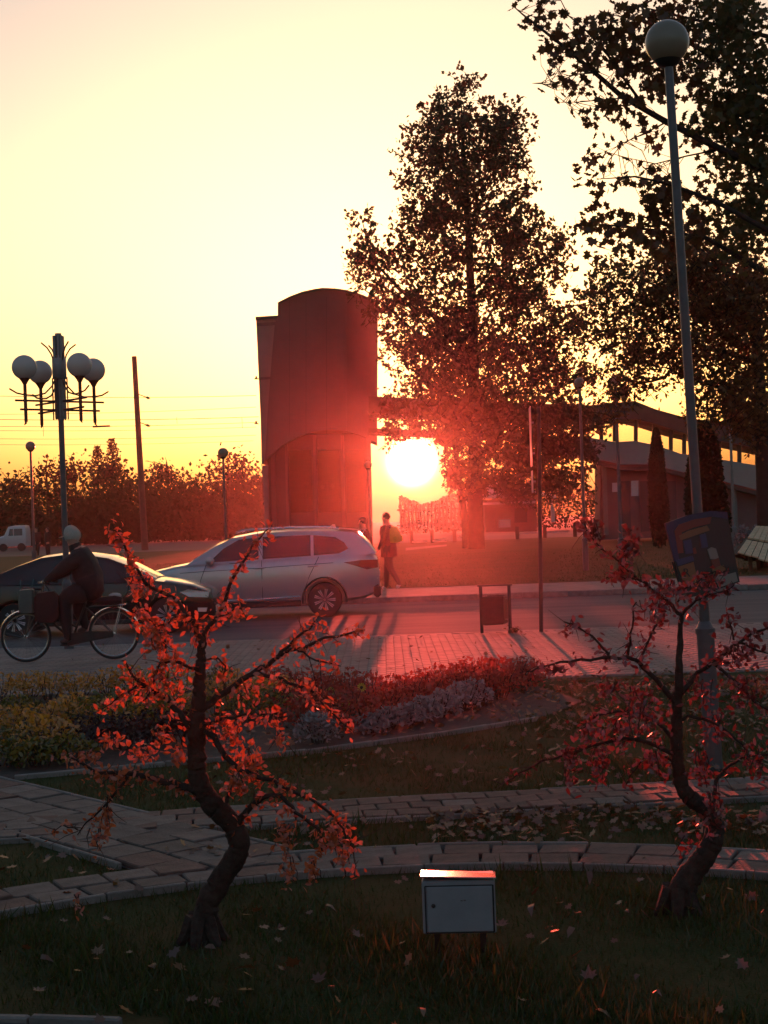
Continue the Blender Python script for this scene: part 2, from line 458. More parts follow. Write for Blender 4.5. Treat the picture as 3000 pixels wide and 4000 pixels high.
# ================================================================== SETTING
def sheet(name, poly, z, m, parent=None, thick=None):
    b = MB()
    if thick:
        b.prism([(x, y, z-thick) for x, y in poly], (0, 0, thick))
    else:
        b.add([(x, y, z) for x, y in poly], [tuple(range(len(poly)))])
    return b.build(name, m, parent)
def rect(x0, y0, x1, y1): return [(x0, y0), (x1, y0), (x1, y1), (x0, y1)]
Y_PLAZA0, Y_KERB, Y_ROAD1 = 17.4, 24.0, 34.0
Z_ROAD, Z_FAR = -0.06, 0.06
tag(sheet('ground', rect(-300, -60, 300, 300), -0.07, 'farground'), kind='structure')
tag(sheet('road', rect(-120, Y_KERB+.2, 120, Y_ROAD1), Z_ROAD, 'asphalt'), kind='structure')
tag(sheet('lawn', rect(-40, -30, 40, Y_PLAZA0), 0.0, 'turf', thick=.066), kind='structure')
plaza = tag(sheet('plaza', rect(-60, Y_PLAZA0, 60, Y_KERB), 0.0, 'joint', thick=.064), kind='structure')
tag(sheet('pavement', rect(-120, Y_ROAD1+.3, 120, 37.9), Z_FAR, 'paver', thick=.12), kind='structure')
tag(sheet('park_lawn', rect(-120, 37.9, 120, 92), Z_FAR+.01, 'farturf', thick=.13), kind='structure')

# plaza pavers, too small to pick apart: joined, each with its own edges
def slab_vf(cx, cy, hx, hy, z, h, bev, ang=0.0, tilt=(0, 0)):
    """small block; arrays in, (V,F) out"""
    n = len(cx); sx = np.array([-1, 1, 1, -1]); sy = np.array([-1, -1, 1, 1])
    ca, sa = np.cos(ang), np.sin(ang)
    lo_x = sx[None]*hx[:, None]; lo_y = sy[None]*hy[:, None]
    hi_x = sx[None]*(hx-bev)[:, None]; hi_y = sy[None]*(hy-bev)[:, None]
    X = np.concatenate([lo_x, lo_x, hi_x], 1); Y = np.concatenate([lo_y, lo_y, hi_y], 1)
    Z = np.concatenate([np.zeros((n, 4)), np.full((n, 4), 1.0)*(h-bev)[:, None] if hasattr(h, '__len__') else np.full((n, 4), h-bev), np.full((n, 4), 1.0)*(h[:, None] if hasattr(h, '__len__') else h)], 1)
    V = np.stack([cx[:, None]+X*ca-Y*sa, cy[:, None]+X*sa+Y*ca, z+Z], -1).reshape(-1, 3)
    q = []
    for r in (0, 4):
        for k in range(4): q.append((r+k, r+(k+1) % 4, r+4+(k+1) % 4, r+4+k))
    q.append((8, 9, 10, 11))
    F = (np.array(q)[None] + (np.arange(n)*12)[:, None, None]).reshape(-1, 4)
    return V, F
xs = np.arange(-7.0, 7.0, .115); rows = np.arange(Y_PLAZA0+.1, Y_KERB-.05, .225)
gx, gy = np.meshgrid(xs, rows); off = (np.arange(len(rows)) % 2)[:, None]*0.0
cx = (gx+off).ravel(); cy = (gy + (np.arange(len(xs)) % 2)[None]*.11).ravel()
n = len(cx)
V, F = slab_vf(cx, cy, np.full(n, .0560), np.full(n, .1105), .0, .010+rng.normal(0, .0011, n), .004)
tag(link('paver', fastmesh('paver', V, F, 'paver'), plaza), kind='stuff')
# kerbs made of single stones
def kerb(name, p0, p1, L, w, zb, h, m='kerb', bev=.015):
    p0 = Vector(p0); p1 = Vector(p1); n = max(1, round((p1-p0).length/L)); L = (p1-p0).length/n
    a = math.atan2((p1-p0).y, (p1-p0).x)
    k = tag(empty(name, (p0.x, p0.y, 0)), kind='structure')
    me = MB().box((0, 0, h/2), (L-.012, w, h), bev=bev).mesh('kerb_stone', m)
    for i in range(n):
        o = link('kerb_stone', me, k); c = p0 + (p1-p0)*((i+.5)/n) - p0
        o.location = (c.x, c.y, zb + random.uniform(-.004, .004)); o.rotation_euler = (random.gauss(0, .01), random.gauss(0, .004), a+random.gauss(0, .003))
    return k
kerb('kerb', (-16, Y_KERB+.1), (16, Y_KERB+.1), 1.0, .2, -.066, .078)
kerb('kerb', (-18, Y_ROAD1+.15), (18, Y_ROAD1+.15), 1.0, .296, -.066, .132)
kerb('kerb', (-5.2, Y_PLAZA0), (6.2, Y_PLAZA0), 1.0, .08, -.03, .055)

# round path: two rows of slabs about the near lawn
RC = (0.15, 4.67)
def slabmesh(lx, ly, m, h=.03):
    b = MB(); b.box((0, 0, h/2), (lx, ly, h), bev=.006); return b.mesh('slab', m)
ring = []
for k in range(41):
    a = math.radians(35+110*k/40); ring.append((a))
rp = [(RC[0]+4.14*math.cos(a), RC[1]+4.14*math.sin(a)) for a in ring] + [(RC[0]+3.62*math.cos(a), RC[1]+3.62*math.sin(a)) for a in reversed(ring)]
ringp = tag(sheet('ring_path', rp, .005, 'joint'), kind='structure')
SM = {}
def slab(parent, x, y, lx, ly, a, z, m):
    key = (round(lx, 2), round(ly, 2), m)
    if key not in SM: SM[key] = slabmesh(lx, ly, m)
    o = link('slab', SM[key], parent); o.location = (x, y, z+random.uniform(-.004, .005))
    o.rotation_euler = (random.gauss(0, .022), random.gauss(0, .022), a+random.gauss(0, .022))
for r, off in ((3.765, 0), (3.995, .5)):
    n = int(r*math.radians(104)/.27)
    for k in range(n):
        a = math.radians(38) + (k+off)*.27/r
        slab(ringp, RC[0]+r*math.cos(a), RC[1]+r*math.sin(a), .255, .218, a-PI/2, .006, 'slab_red' if random.random() < .45 else 'slab_grey')
def arc_kerb(r, a0, a1, n):
    k = tag(empty('path_edging', (RC[0], RC[1], 0)), kind='structure')
    L = r*math.radians(a1-a0)/n; me = MB().box((0, 0, .016), (L-.01, .028, .048), bev=.006).mesh('edging_stone', 'kerb')
    for i in range(n):
        a = math.radians(a0+(a1-a0)*(i+.5)/n); o = link('edging_stone', me, k)
        o.location = (r*math.cos(a), r*math.sin(a), random.uniform(-.004, .004)); o.rotation_euler = (0, 0, a-PI/2)
arc_kerb(3.625, 36, 144, 16)
arc_kerb(4.135, 36, 104, 10)
# second path, nearly straight
def strip_path(name, p0, p1, w, rows, L, edge=True, redshare=.8):
    p0 = Vector((*p0, 0)); p1 = Vector((*p1, 0)); t = (p1-p0).normalized(); nrm = Vector((-t.y, t.x, 0)); a = math.atan2(t.y, t.x)
    c = [p0-nrm*w/2, p1-nrm*w/2, p1+nrm*w/2, p0+nrm*w/2]
    pa = tag(sheet(name, [(q.x, q.y) for q in c], .009, 'joint'), kind='structure')
    n = int((p1-p0).length/L); wr = (w-.02)/rows
    for r in range(rows):
        for k in range(n):
            q = p0 + t*((k+.5+.5*(r % 2))*L) + nrm*((r+.5)*wr - (w-.02)/2)
            slab(pa, q.x, q.y, L-.012, wr-.012, a, .010, 'slab_red' if random.random() < redshare else 'slab_grey')
    return pa, t, nrm
p2, t2, n2 = strip_path('garden_path', (-3.0, 9.68), (3.4, 10.34), .62, 3, .215)
def edging(p0, p1, L=.5, w=.026, h=.050):
    k = kerb('path_edging', p0, p1, L, w, -.014, h, 'kerb', .006)
    for c in children(k): c.name = 'edging_stone'
for s in (-1, 1):
    q0 = Vector((-1.35, 9.85))+Vector((n2.x, n2.y))*s*.335; q1 = Vector((3.4, 10.34))+Vector((n2.x, n2.y))*s*.335
    edging(q0, q1)
q = Vector((-3, 9.68))-Vector((n2.x, n2.y))*.335; edging(q, q+Vector((t2.x, t2.y))*1.0)
# cross path coming down from the left
p3, t3, n3 = strip_path('cross_path', (-3.6, 11.75), (-.82, 8.42), .84, 3, .30, redshare=.15)
def off3(p, s): return (p[0]+n3.x*s, p[1]+n3.y*s)
edging(off3((-3.6, 11.75), .45), off3((-1.95, 9.78), .45)); edging(off3((-1.36, 9.08), .45), off3((-.98, 8.62), .45))
edging(off3((-3.6, 11.75), -.45), off3((-2.65, 10.62), -.45)); edging(off3((-2.25, 10.15), -.45), off3((-1.2, 8.89), -.45))
# corner of paving at the near left
pc = tag(sheet('paving_corner', [(-2.2, 4.6), (-1.1, 4.6), (-1.1, 5.90), (-1.55, 6.0), (-2.2, 6.13)], .008, 'joint'), kind='structure')
for i in range(4):
    for j in range(4): slab(pc, -2.05+.29*i, 4.8+.27*j, .28, .255, .05, .008, 'slab_red')
kk = kerb('path_edging', (-2.2, 6.16), (-1.08, 5.93), .38, .04, -.014, .046, 'kerb', .008)
# flower bed soil with its thin edging
BED = [(-6, 11.6), (-2.9, 11.75), (-1.8, 12.15), (-.69, 12.5), (.37, 13.2), (1.33, 14.0), (1.9, 15.2), (1.6, 16.6), (.9, 17.2), (-6, 17.25)]
tag(sheet('flower_bed', BED, .012, 'soil'), kind='structure')
for a, b in zip(BED[1:6], BED[2:6]): edging(a, b, .55, .04, .055)

# grass and fallen leaves
def inside(poly, x, y):
    r = np.zeros(len(x), bool); n = len(poly); j = n-1
    for i in range(n):
        xi, yi = poly[i]; xj, yj = poly[j]
        c = ((yi > y) != (yj > y)) & (x < (xj-xi)*(y-yi)/(yj-yi+1e-12)+xi); r ^= c; j = i
    return r
def stripe(x, y, p0, p1, w):
    p0 = np.array(p0); p1 = np.array(p1); t = (p1-p0)/np.linalg.norm(p1-p0); nn = np.array([-t[1], t[0]])
    s = (x-p0[0])*t[0]+(y-p0[1])*t[1]; d = (x-p0[0])*nn[0]+(y-p0[1])*nn[1]
    return (np.abs(d) < w/2) & (s > 0) & (s < np.linalg.norm(p1-p0))
def lawn_mask(x, y):
    r = np.hypot(x-RC[0], y-RC[1])
    bad = ((r > 3.60) & (r < 4.15)) | stripe(x, y, (-3.0, 9.68), (3.4, 10.34), .68) | stripe(x, y, (-3.6, 11.75), (-.82, 8.42), .92)
    bad |= inside(BED, x, y) | inside([(-2.2, 4.6), (-.9, 4.6), (-.9, 6.02), (-2.2, 6.24)], x, y) | (y > 17.3)
    return ~bad
def lumps(x, y, f, ph):
    return .5+.25*np.sin(x*f+ph)*np.cos(y*f*1.3+ph*2)+.25*np.sin(x*f*2.3+y*f*1.7+ph*3)
n = 150000
y = 5.2+ (rng.random(n)**1.35)*11.5; x = (rng.random(n)*2-1)*(.27*y+.15)
k = lawn_mask(x, y) & (rng.random(n) < .35+.75*lumps(x, y, 2.1, 1.0)); x, y = x[k], y[k]
hgt = 1.25*(.020+.034*rng.random(len(x))**1.6+.03*(rng.random(len(x)) < .05))*(.45+1.0*lumps(x, y, 1.7, 2.2))
V, F = leaves_vf(np.stack([x, y, np.zeros(len(x))], -1), hgt, (L_BLADE[0]*np.array([1.9, 1, 1]), L_BLADE[1]), flat=.35)
tag(link('grass', fastmesh('grass', V, F, 'grass')), kind='stuff')
n = 26000
y = 38.2+rng.random(n)**1.6*28; x = (rng.random(n)*2-1)*(.27*y+.5)
V, F = leaves_vf(np.stack([x, y, np.full(n, Z_FAR+.01)], -1), .03+.035*rng.random(n), (L_BLADE[0]*np.array([5, 1, 1]), L_BLADE[1]), flat=.35)
tag(link('park_grass', fastmesh('park_grass', V, F, 'grass')), kind='stuff')
# drifts of fallen leaves
def drift(n, x0, x1, y0, y1, pw=1.0, cond=None):
    x = x0+(x1-x0)*rng.random(n); y = y0+(y1-y0)*rng.random(n)**pw
    k = rng.random(n) < lumps(x, y, 1.9, .4)*1.2
    if cond is not None: k &= cond(x, y)
    return np.stack([x[k], y[k], np.full(k.sum(), .035)+.02*rng.random(k.sum())], -1)
D = np.concatenate([
    drift(2600, .9, 5.0, 12.4, 17.3, 1.0, lambda x, y: ~inside(BED, x, y) & (y > 12.3+.25*np.maximum(0, 2.2-x))),
    drift(1000, .2, 2.8, 8.75, 9.75, 1.0, lambda x, y: (y > 8.95) | (rng.random(len(x)) < .3)),
    drift(420, -1.6, 3.2, 10.5, 12.4),
    drift(130, -1.4, 2.4, 8.7, 9.6),
    drift(60, -3.0, -1.6, 8.3, 9.4),
    drift(260, -4.5, 4.6, 17.5, 23.9),
    drift(900, .2, 1.95, 13.3, 17.0, 1.0, lambda x, y: inside(BED, x, y)), drift(500, -1.8, 1.5, 12.2, 14.2, 1.0, lambda x, y: inside(BED, x, y)),
    drift(150, -2.2, 2.3, 5.3, 8.2)])
leaves('fallen_leaves', D, .04+.045*rng.random(len(D)), L_MAPLE, 'leaf_fallen', None, flat=.45)
lm = []
for i in range(4):
    V, F = leaves_vf([(0, 0, 0)], .1, ((L_MAPLE if i % 2 else L_OVAL)[0]*np.array([1, 1, 4.0+1.5*i]), (L_MAPLE if i % 2 else L_OVAL)[1]), flat=.12); lm.append(fastmesh('fallen_leaf', V, F, 'leaf_fallen'))
near = [(1720, 3460), (1810, 3470), (2300, 3430), (2330, 3460), (2760, 3505), (2930, 3500), (2990, 3570), (1955, 3610), (2230, 3640), (1560, 3690), (1290, 3550), (1240, 3830),
        (820, 3700), (380, 3720), (180, 3750), (420, 3590), (300, 3540), (620, 3870), (1650, 3960), (2040, 3910), (2350, 3960), (2680, 3980), (2560, 3890), (2300, 3815), (2490, 3815),
        (2840, 3740), (2080, 3560), (2180, 3530), (2450, 3560), (1400, 3650), (1090, 3620), (250, 3600), (600, 3780), (150, 3870), (460, 3460), (440, 3400), (2060, 3380), (2510, 3355), (1700, 3300), (1000, 3560)]
for i, (px, py) in enumerate(near):
    o = link('fallen_leaf', lm[i % 4]); p = G(px, py, .03); o.location = p; o.rotation_euler = (random.gauss(0, .3), random.gauss(0, .3), random.uniform(0, 6.3))
    s = random.uniform(.45, .8); o.scale = (s, s, s)
    tag(o, 'single dry brown or yellow leaf lying flat on the dark near lawn', 'leaf', 'dry leaves scattered over the near lawn')

# ------------------------------------------------------------------ bridge tower and covered stair
DT = 79.0
tw = thing('bridge_tower', P(1260, 2060, DT), 'dark footbridge stair tower with an arched top and lighter strip on its left', 'building')
O = tw.location.copy()
def rel(px, py, d): return P(px, py, d)-O
def prism_px(b, pts, d, depth, mi=None): return b.prism([rel(x, y, d) for x, y in pts], (0, depth, 0), mi)
up = [(1035, 1798), (1046, 1600), (1063, 1380), (1074, 1262), (1085, 1235), (1085, 1190), (1130, 1167), (1180, 1148), (1230, 1137), (1260, 1133), (1310, 1135), (1352, 1141)]
arch = [(1352, 1683), (1300, 1677), (1250, 1681), (1200, 1692), (1150, 1712), (1100, 1742), (1060, 1776)]
b = MB(); prism_px(b, up+arch, DT, 5.5); b.build('wall', 'tower_clad', tw)
b = MB(); prism_px(b, [(1352, 1141), (1400, 1154), (1440, 1170), (1475, 1187), (1472, 1725), (1440, 1712), (1400, 1695), (1352, 1683)], DT+.18, 5.2); b.build('wall', 'tower_clad', tw)
top = up[5:]+[(1400, 1154), (1440, 1170), (1480, 1189)]
b = MB(); prism_px(b, [(x, y-9) for x, y in top]+[(x, y) for x, y in reversed(top)], DT-.15, 5.9); b.build('roof', 'gallery_roof', tw)
b = MB(); prism_px(b, [(1000, 1243), (1078, 1238), (1034, 1798), (1028, 1812), (1022, 1812), (1018, 1640), (1008, 1420)], DT+.5, 4.6); b.build('side_wall', 'tower_light', tw)
b = MB(); prism_px(b, [(998, 1237), (1084, 1232), (1084, 1243), (998, 1248)], DT+.35, 4.9); b.build('coping', 'tower_dark', tw)
b = MB(); prism_px(b, [(1004, 1262), (1076, 1258), (1075, 1270), (1004, 1274)], DT+.46, .2); b.build('string_course', 'tower_clad', tw)
b = MB(); prism_px(b, [(1012, 1474), (1060, 1471), (1059, 1481), (1012, 1484)], DT+.46, .2); b.build('string_course', 'tower_clad', tw)
b = MB(); prism_px(b, [(1040, 1700), (1440, 1690), (1450, 2090), (1060, 2100)], DT+.9, 4.0); b.build('base_wall', 'tower_dark', tw)
b = MB(); prism_px(b, [(1024, 1818), (1046, 1818), (1052, 2110), (1036, 2110)], DT+.35, 4.3); b.build('side_pier', 'tower_light', tw)
for x0, x1 in ((1056, 1072), (1112, 1122), (1222, 1234), (1330, 1342), (1430, 1448)):
    b = MB(); prism_px(b, [(x0, 1700), (x1, 1700), (x1+8, 2095), (x0+8, 2095)], DT+.55, .36); b.build('pilaster', 'tower_clad', tw)
for x0, x1 in ((1130, 1216), (1240, 1326), (1350, 1425)):
    b = MB(); prism_px(b, [(x0, 1760), (x1, 1757), (x1+6, 2000), (x0+6, 2003)], DT+.82, .1); b.build('pane', 'car_glass', tw)
for y_ in (1480, 1655):
    b = MB(); p = rel(1010, y_, DT+1.5); b.tube([p, p+Vector((-.22, 0, .02))], .035, 6); b.tube([p+Vector((-.12, 0, 0)), p+Vector((-.12, 0, .14))], .05, 8); b.build('insulator', 'dark_metal', tw)
# seams between the cladding panels
b = MB()
for x0 in (1130, 1195, 1275): prism_px(b, [(x0, 1160), (x0+.7, 1160), (x0+.7, 1700), (x0, 1700)], DT-.006, .02)
b.build('panel_joint', 'seam', tw)

DG = 76.0
ga = thing('covered_stair', P(2600, 2060, DG), 'pale covered footbridge stair with a glazed band, sloping down to the right', 'building')
O = ga.location.copy()
roof = [(1440, 1548), (1700, 1558), (2000, 1572), (2300, 1583), (2400, 1573), (2480, 1566), (2560, 1598), (2660, 1626), (2740, 1640), (3080, 1668)]
rbot = [(1440, 1612), (1700, 1622), (2000, 1633), (2300, 1642), (2400, 1636), (2480, 1636), (2560, 1655), (2660, 1688), (2740, 1706), (3080, 1775)]
wbot = [(1440, 1672), (1700, 1682), (2000, 1694), (2300, 1708), (2400, 1726), (2480, 1722), (2560, 1738), (2660, 1772), (2740, 1782), (3080, 1838)]
pbot = [(1440, 1690), (1700, 1700), (2000, 1712), (2340, 1795), (2430, 1814), (2540, 1814), (2560, 1818), (2660, 1842), (2740, 1858), (3080, 1945)]
b = MB()
for i in range(len(roof)-1): prism_px(b, [roof[i], roof[i+1], rbot[i+1], rbot[i]], DG-.4, 4.2)
b.build('roof', 'gallery_roof', ga)
b = MB()
for i in range(3, len(roof)-1): prism_px(b, [(wbot[i][0], wbot[i][1]), (wbot[i+1][0], wbot[i+1][1]), (pbot[i+1][0], pbot[i+1][1]), (pbot[i][0], pbot[i][1])], DG, .25)
b.build('parapet', 'parapet', ga)
b = MB()
for i in range(0, 3): prism_px(b, [(wbot[i][0], wbot[i][1]), (wbot[i+1][0], wbot[i+1][1]), (pbot[i+1][0], pbot[i+1][1]), (pbot[i][0], pbot[i][1])], DG, 3)
b.build('deck', 'gallery_roof', ga)
def lerp(poly, x):
    for (a, c), (e, f) in zip(poly, poly[1:]):
        if a <= x <= e: return c+(f-c)*(x-a)/(e-a)
    return poly[-1][1]
mx = [2350, 2402, 2485, 2556, 2622, 2674, 2740, 2810, 2890, 2960, 3040]
for x in mx:
    b = MB(); w = 7; prism_px(b, [(x-w, lerp(rbot, x-w)+1), (x+w, lerp(rbot, x+w)+1), (x+w, lerp(wbot, x+w)-1), (x-w, lerp(wbot, x-w)-1)], DG+.03, .2); b.build('mullion', 'gallery_roof', ga)
    b = MB(); prism_px(b, [(x-w, lerp(rbot, x-w)+1), (x+w, lerp(rbot, x+w)+1), (x+w, lerp(wbot, x+w)-1), (x-w, lerp(wbot, x-w)-1)], DG+2.9, .2); b.build('mullion', 'gallery_roof', ga)
for x, x2 in zip(mx, mx[1:]):
    b = MB(); prism_px(b, [(x+8, lerp(rbot, x+8)+1), (x2-8, lerp(rbot, x2-8)+1), (x2-8, lerp(wbot, x2-8)-1), (x+8, lerp(wbot, x+8)-1)], DG+.1, .02); b.build('pane', 'pane_clear', ga)
    b = MB(); yy = lerp(rbot, x+8)+14; y2 = lerp(rbot, x2-8)+14
    prism_px(b, [(x+8, yy), (x2-8, y2), (x2-8, y2+4), (x+8, yy+4)], DG+.06, .04); b.build('transom', 'gallery_roof', ga)
b = MB(); prism_px(b, [(2345, 1780), (2560, 1800), (2690, 1826), (3080, 1930), (3080, 2075), (2345, 2110)], DG+.6, 2.0); b.build('lower_wall', 'facade', ga)
b = MB(); prism_px(b, [(2335, 1800), (2430, 1822), (2560, 1822), (2690, 1852), (3080, 1950), (3080, 1966), (2690, 1866), (2560, 1837), (2430, 1837), (2335, 1815)], DG-.2, .8); b.build('ledge', 'gallery_roof', ga)
for x0, y0, x1, y1 in ((2392, 1886, 2420, 1922), (2466, 1878, 2494, 1938)):
    b = MB(); prism_px(b, [(x0, y0), (x1, y0-1), (x1, y1-1), (x0, y1)], DG+.52, .1); b.build('notice_board', 'white_paint', ga)
for x0, x1 in ((2425, 2460), (2498, 2530), (2600, 2640)):
    b = MB(); prism_px(b, [(x0, 1880), (x1, 1878), (x1+6, 2075), (x0+6, 2078)], DG+.5, .12); b.build('door', 'tower_dark', ga)
for x0 in (2352, 2560, 2700, 2860, 3010):
    b = MB(); prism_px(b, [(x0, lerp(pbot, x0)+10), (x0+16, lerp(pbot, x0+16)+10), (x0+26, 2090), (x0+10, 2090)], DG+.15, .3); b.build('column', 'concrete', ga)

# ------------------------------------------------------------------ far things: kiosk, fence, rail
DK = 92.0
ki = thing('kiosk', P(2020, 2065, DK), 'low kiosk with a pale sloping roof behind the guard rail', 'kiosk'); O = ki.location.copy()
b = MB(); b.add([rel(1880, 1945, DK-.3), rel(2094, 1938, DK-.3), rel(2094, 1918, DK+2), rel(1985, 1884, DK+4), rel(1880, 1886, DK+4)], [(0, 1, 2, 3, 4)])
b.add([rel(1880, 1950, DK-.3), rel(2094, 1943, DK-.3), rel(2094, 1923, DK+2), rel(1985, 1890, DK+4), rel(1880, 1891, DK+4)], [(4, 3, 2, 1, 0)]); b.build('roof', 'parapet', ki, fix=False)
b = MB(); prism_px(b, [(1978, 1880), (1990, 1880), (2094, 1915), (2092, 1923)], DK-.5, .25); b.build('verge', 'white_paint', ki)
b = MB(); prism_px(b, [(2128, 1923), (2172, 1936), (2172, 1946), (2128, 1933)], DK-.5, 2.5); b.build('porch_roof', 'white_paint', ki)
b = MB(); prism_px(b, [(1880, 1964), (2094, 1957), (2094, 1966), (1880, 1973)], DK-.55, .3); b.build('fascia', 'white_paint', ki)
b = MB(); prism_px(b, [(1890, 1952), (2090, 1945), (2098, 2075), (1898, 2080)], DK, 4); b.build('wall', 'facade', ki)
for x0, y0, x1, y1 in ((2150, 1946, 2158, 1985), (2152, 1985, 2166, 2040)):
    b = MB(); prism_px(b, [(x0, y0), (x1, y0), (x1+2, y1), (x0+2, y1)], DK-.3, .2); b.build('porch_post', 'white_paint', ki)
for x0, y0, x1, y1 in ((1948, 2030, 1995, 2060), (2010, 1985, 2060, 2040)):
    b = MB(); prism_px(b, [(x0, y0), (x1, y0-2), (x1, y1), (x0, y1+2)], DK-.06, .1); b.build('window', 'tower_dark' if x0 > 2000 else 'white_paint', ki)

for x0, x1, hh, lab in ((1560, 1990, 2.9, 'long dark hedge far behind the picket fence'), (1990, 2420, 3.6, 'dark hedge far behind the kiosk'), (2900, 3300, 4.5, 'dark hedge far behind the thujas')):
    a, c = P(x0, 2000, 132).x, P(x1, 2000, 132).x; n = int(420*(c-a)); q = rng.uniform(a, c, n)
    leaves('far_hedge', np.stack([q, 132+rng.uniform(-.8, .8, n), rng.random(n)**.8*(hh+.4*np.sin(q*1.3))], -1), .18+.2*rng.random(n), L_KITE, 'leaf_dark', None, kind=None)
    o = [x for x in bpy.data.objects if x.name.startswith('far_hedge')]; tag([x for x in o if 'label' not in x][0], lab, 'hedge')
fe = thing('picket_fence', P(1720, 2062, 95), 'tall pale picket fence below the setting sun', 'fence'); O = fe.location.copy()
for i in range(24):
    x = 1562+i*15.0; b = MB(); h = random.uniform(-6, 8); prism_px(b, [(x, 1968+h-.034*(x-1562)), (x+7, 1966+h-.034*(x-1562)), (x+9, 2068-.034*(x-1562)), (x+2, 2069-.034*(x-1562))], 95, .06); b.build('picket', 'parapet', fe)
for yy in (1990, 2050):
    b = MB(); prism_px(b, [(1550, yy), (1930, yy-13), (1930, yy-8), (1550, yy+5)], 95.08, .08); b.build('rail', 'facade', fe)
gr = thing('guard_rail', P(2150, 2085, 86), 'low white guard rail along the far edge of the park lawn', 'guard rail'); O = gr.location.copy()
segs = [(1610, 1668), (1690, 1745), (1790, 1862), (2030, 2106), (2138, 2222), (2290, 2352), (2375, 2438), (2452, 2545)]
for a, c in segs:
    yl = lambda x: 2102-.043*(x-1610) if x > 1780 else 2118-.043*(x-1610)
    b = MB(); prism_px(b, [(a, yl(a)-5), (c, yl(c)-5), (c, yl(c)+3), (a, yl(a)+3)], 86, .12); b.build('rail', 'white_paint', gr)
for a in (1600, 1680, 1768, 1876, 2012, 2120, 2238, 2364, 2444, 2550):
    yl = 2102-.043*(a-1610); b = MB(); prism_px(b, [(a, yl-28), (a+14, yl-28), (a+16, yl+22), (a+2, yl+22)], 86.02, .16); b.build('post', 'tower_dark', gr)
tag(sheet('lawn_path', [tuple(G(x, y_, .08)[:2]) for x, y_ in ((1585, 2150), (1745, 2133), (1745, 2127), (1585, 2140))], .078, 'slab_grey'), kind='structure')

# ================================================================== TREES
TW = None; TWR = 1.0
def blob_points(blobs, d0, dspread, n, holes=(), clump=26, cr=.5):
    """clumps of leaf positions inside ellipses given at photo scale, with real depth"""
    A = np.array([b[2]*b[3]*(b[4] if len(b) > 4 else 1.0) for b in blobs]); A = A/A.sum()
    out = []
    nc = max(1, n//clump)
    for _ in range(nc):
        b = blobs[rng.choice(len(blobs), p=A)]
        while True:
            q = rng.uniform(-1, 1, 3)
            if (q*q).sum() <= 1: break
        px, py = b[0]+b[2]*q[0], b[1]+b[3]*q[1]
        c = np.array(P(px, py, d0+dspread*q[2]))
        m = max(2, int(clump*rng.uniform(.6, 1.4)))
        a = rng.uniform(0, 2*PI); ax = np.array([.75*math.cos(a)+.3*q[0], .75*math.sin(a)+.3*q[2], rng.uniform(.1, 1.0)]); ax /= np.linalg.norm(ax)
        s_ = rng.uniform(-1, 1, (m, 1)); out.append(c + s_*ax*cr*1.5 + rng.normal(size=(m, 3))*cr*.38*(1.15-.75*np.clip(s_, 0, 1)))
        if TW is not None: TW.append((c-ax*cr*1.9, c+ax*cr*1.25))
    pts = np.concatenate(out)
    if holes:
        x, y, z = pts.T; u = x/y*FPX; v = (z-CAMH)/y*FPX
        px = 1500+u*cR-v*sR; py = 2000-(u*sR+v*cR)
        k = np.ones(len(pts), bool)
        for hx, hy, rx, ry, keep in holes:
            ins = ((px-hx)/rx)**2+((py-hy)/ry)**2 < 1
            k &= ~(ins & (rng.random(len(pts)) > keep))
        pts = pts[k]
    return pts
def tree(name, label, cat, base, trunk_pts, trunk_r, limbs, crown, lsize, shape, lm, bark='bark_far', group=None, n=9):
    """trunk_pts, limbs: world points; crown: leaf positions"""
    global TW
    t = thing(name, base, label, cat, group)
    B = Vector(base)
    if TW:
        b = MB()
        for a_, c_ in TW: b.tube([Vector(a_)-B, (Vector(a_)+Vector(c_))/2-B+Vector((random.gauss(0, .03), 0, random.gauss(0, .03))), Vector(c_)-B], [.012*TWR, .009*TWR, .004*TWR], 3, cap=False)
        tag(b.build('twigs', bark, t, fix=False), kind='stuff'); TW = None
    b = MB(); b.tube([Vector(p)-B for p in trunk_pts], trunk_r, n); b.build('trunk', bark, t, smooth=True)
    if limbs:
        b = MB()
        for pts, r in limbs: b.tube([Vector(p)-B for p in pts], r, 6)
        b.build('limbs', bark, t, smooth=True)
    leaves('crown', np.asarray(crown)-np.array(B), lsize, shape, lm, t)
    return t
def wob(p, q, k, a):
    """a wobbly line from p to q"""
    p = Vector(p); q = Vector(q)
    return [p.lerp(q, i/k) + (Vector((random.gauss(0, a), random.gauss(0, a), random.gauss(0, a))) if 0 < i < k else Vector()) for i in range(k+1)]

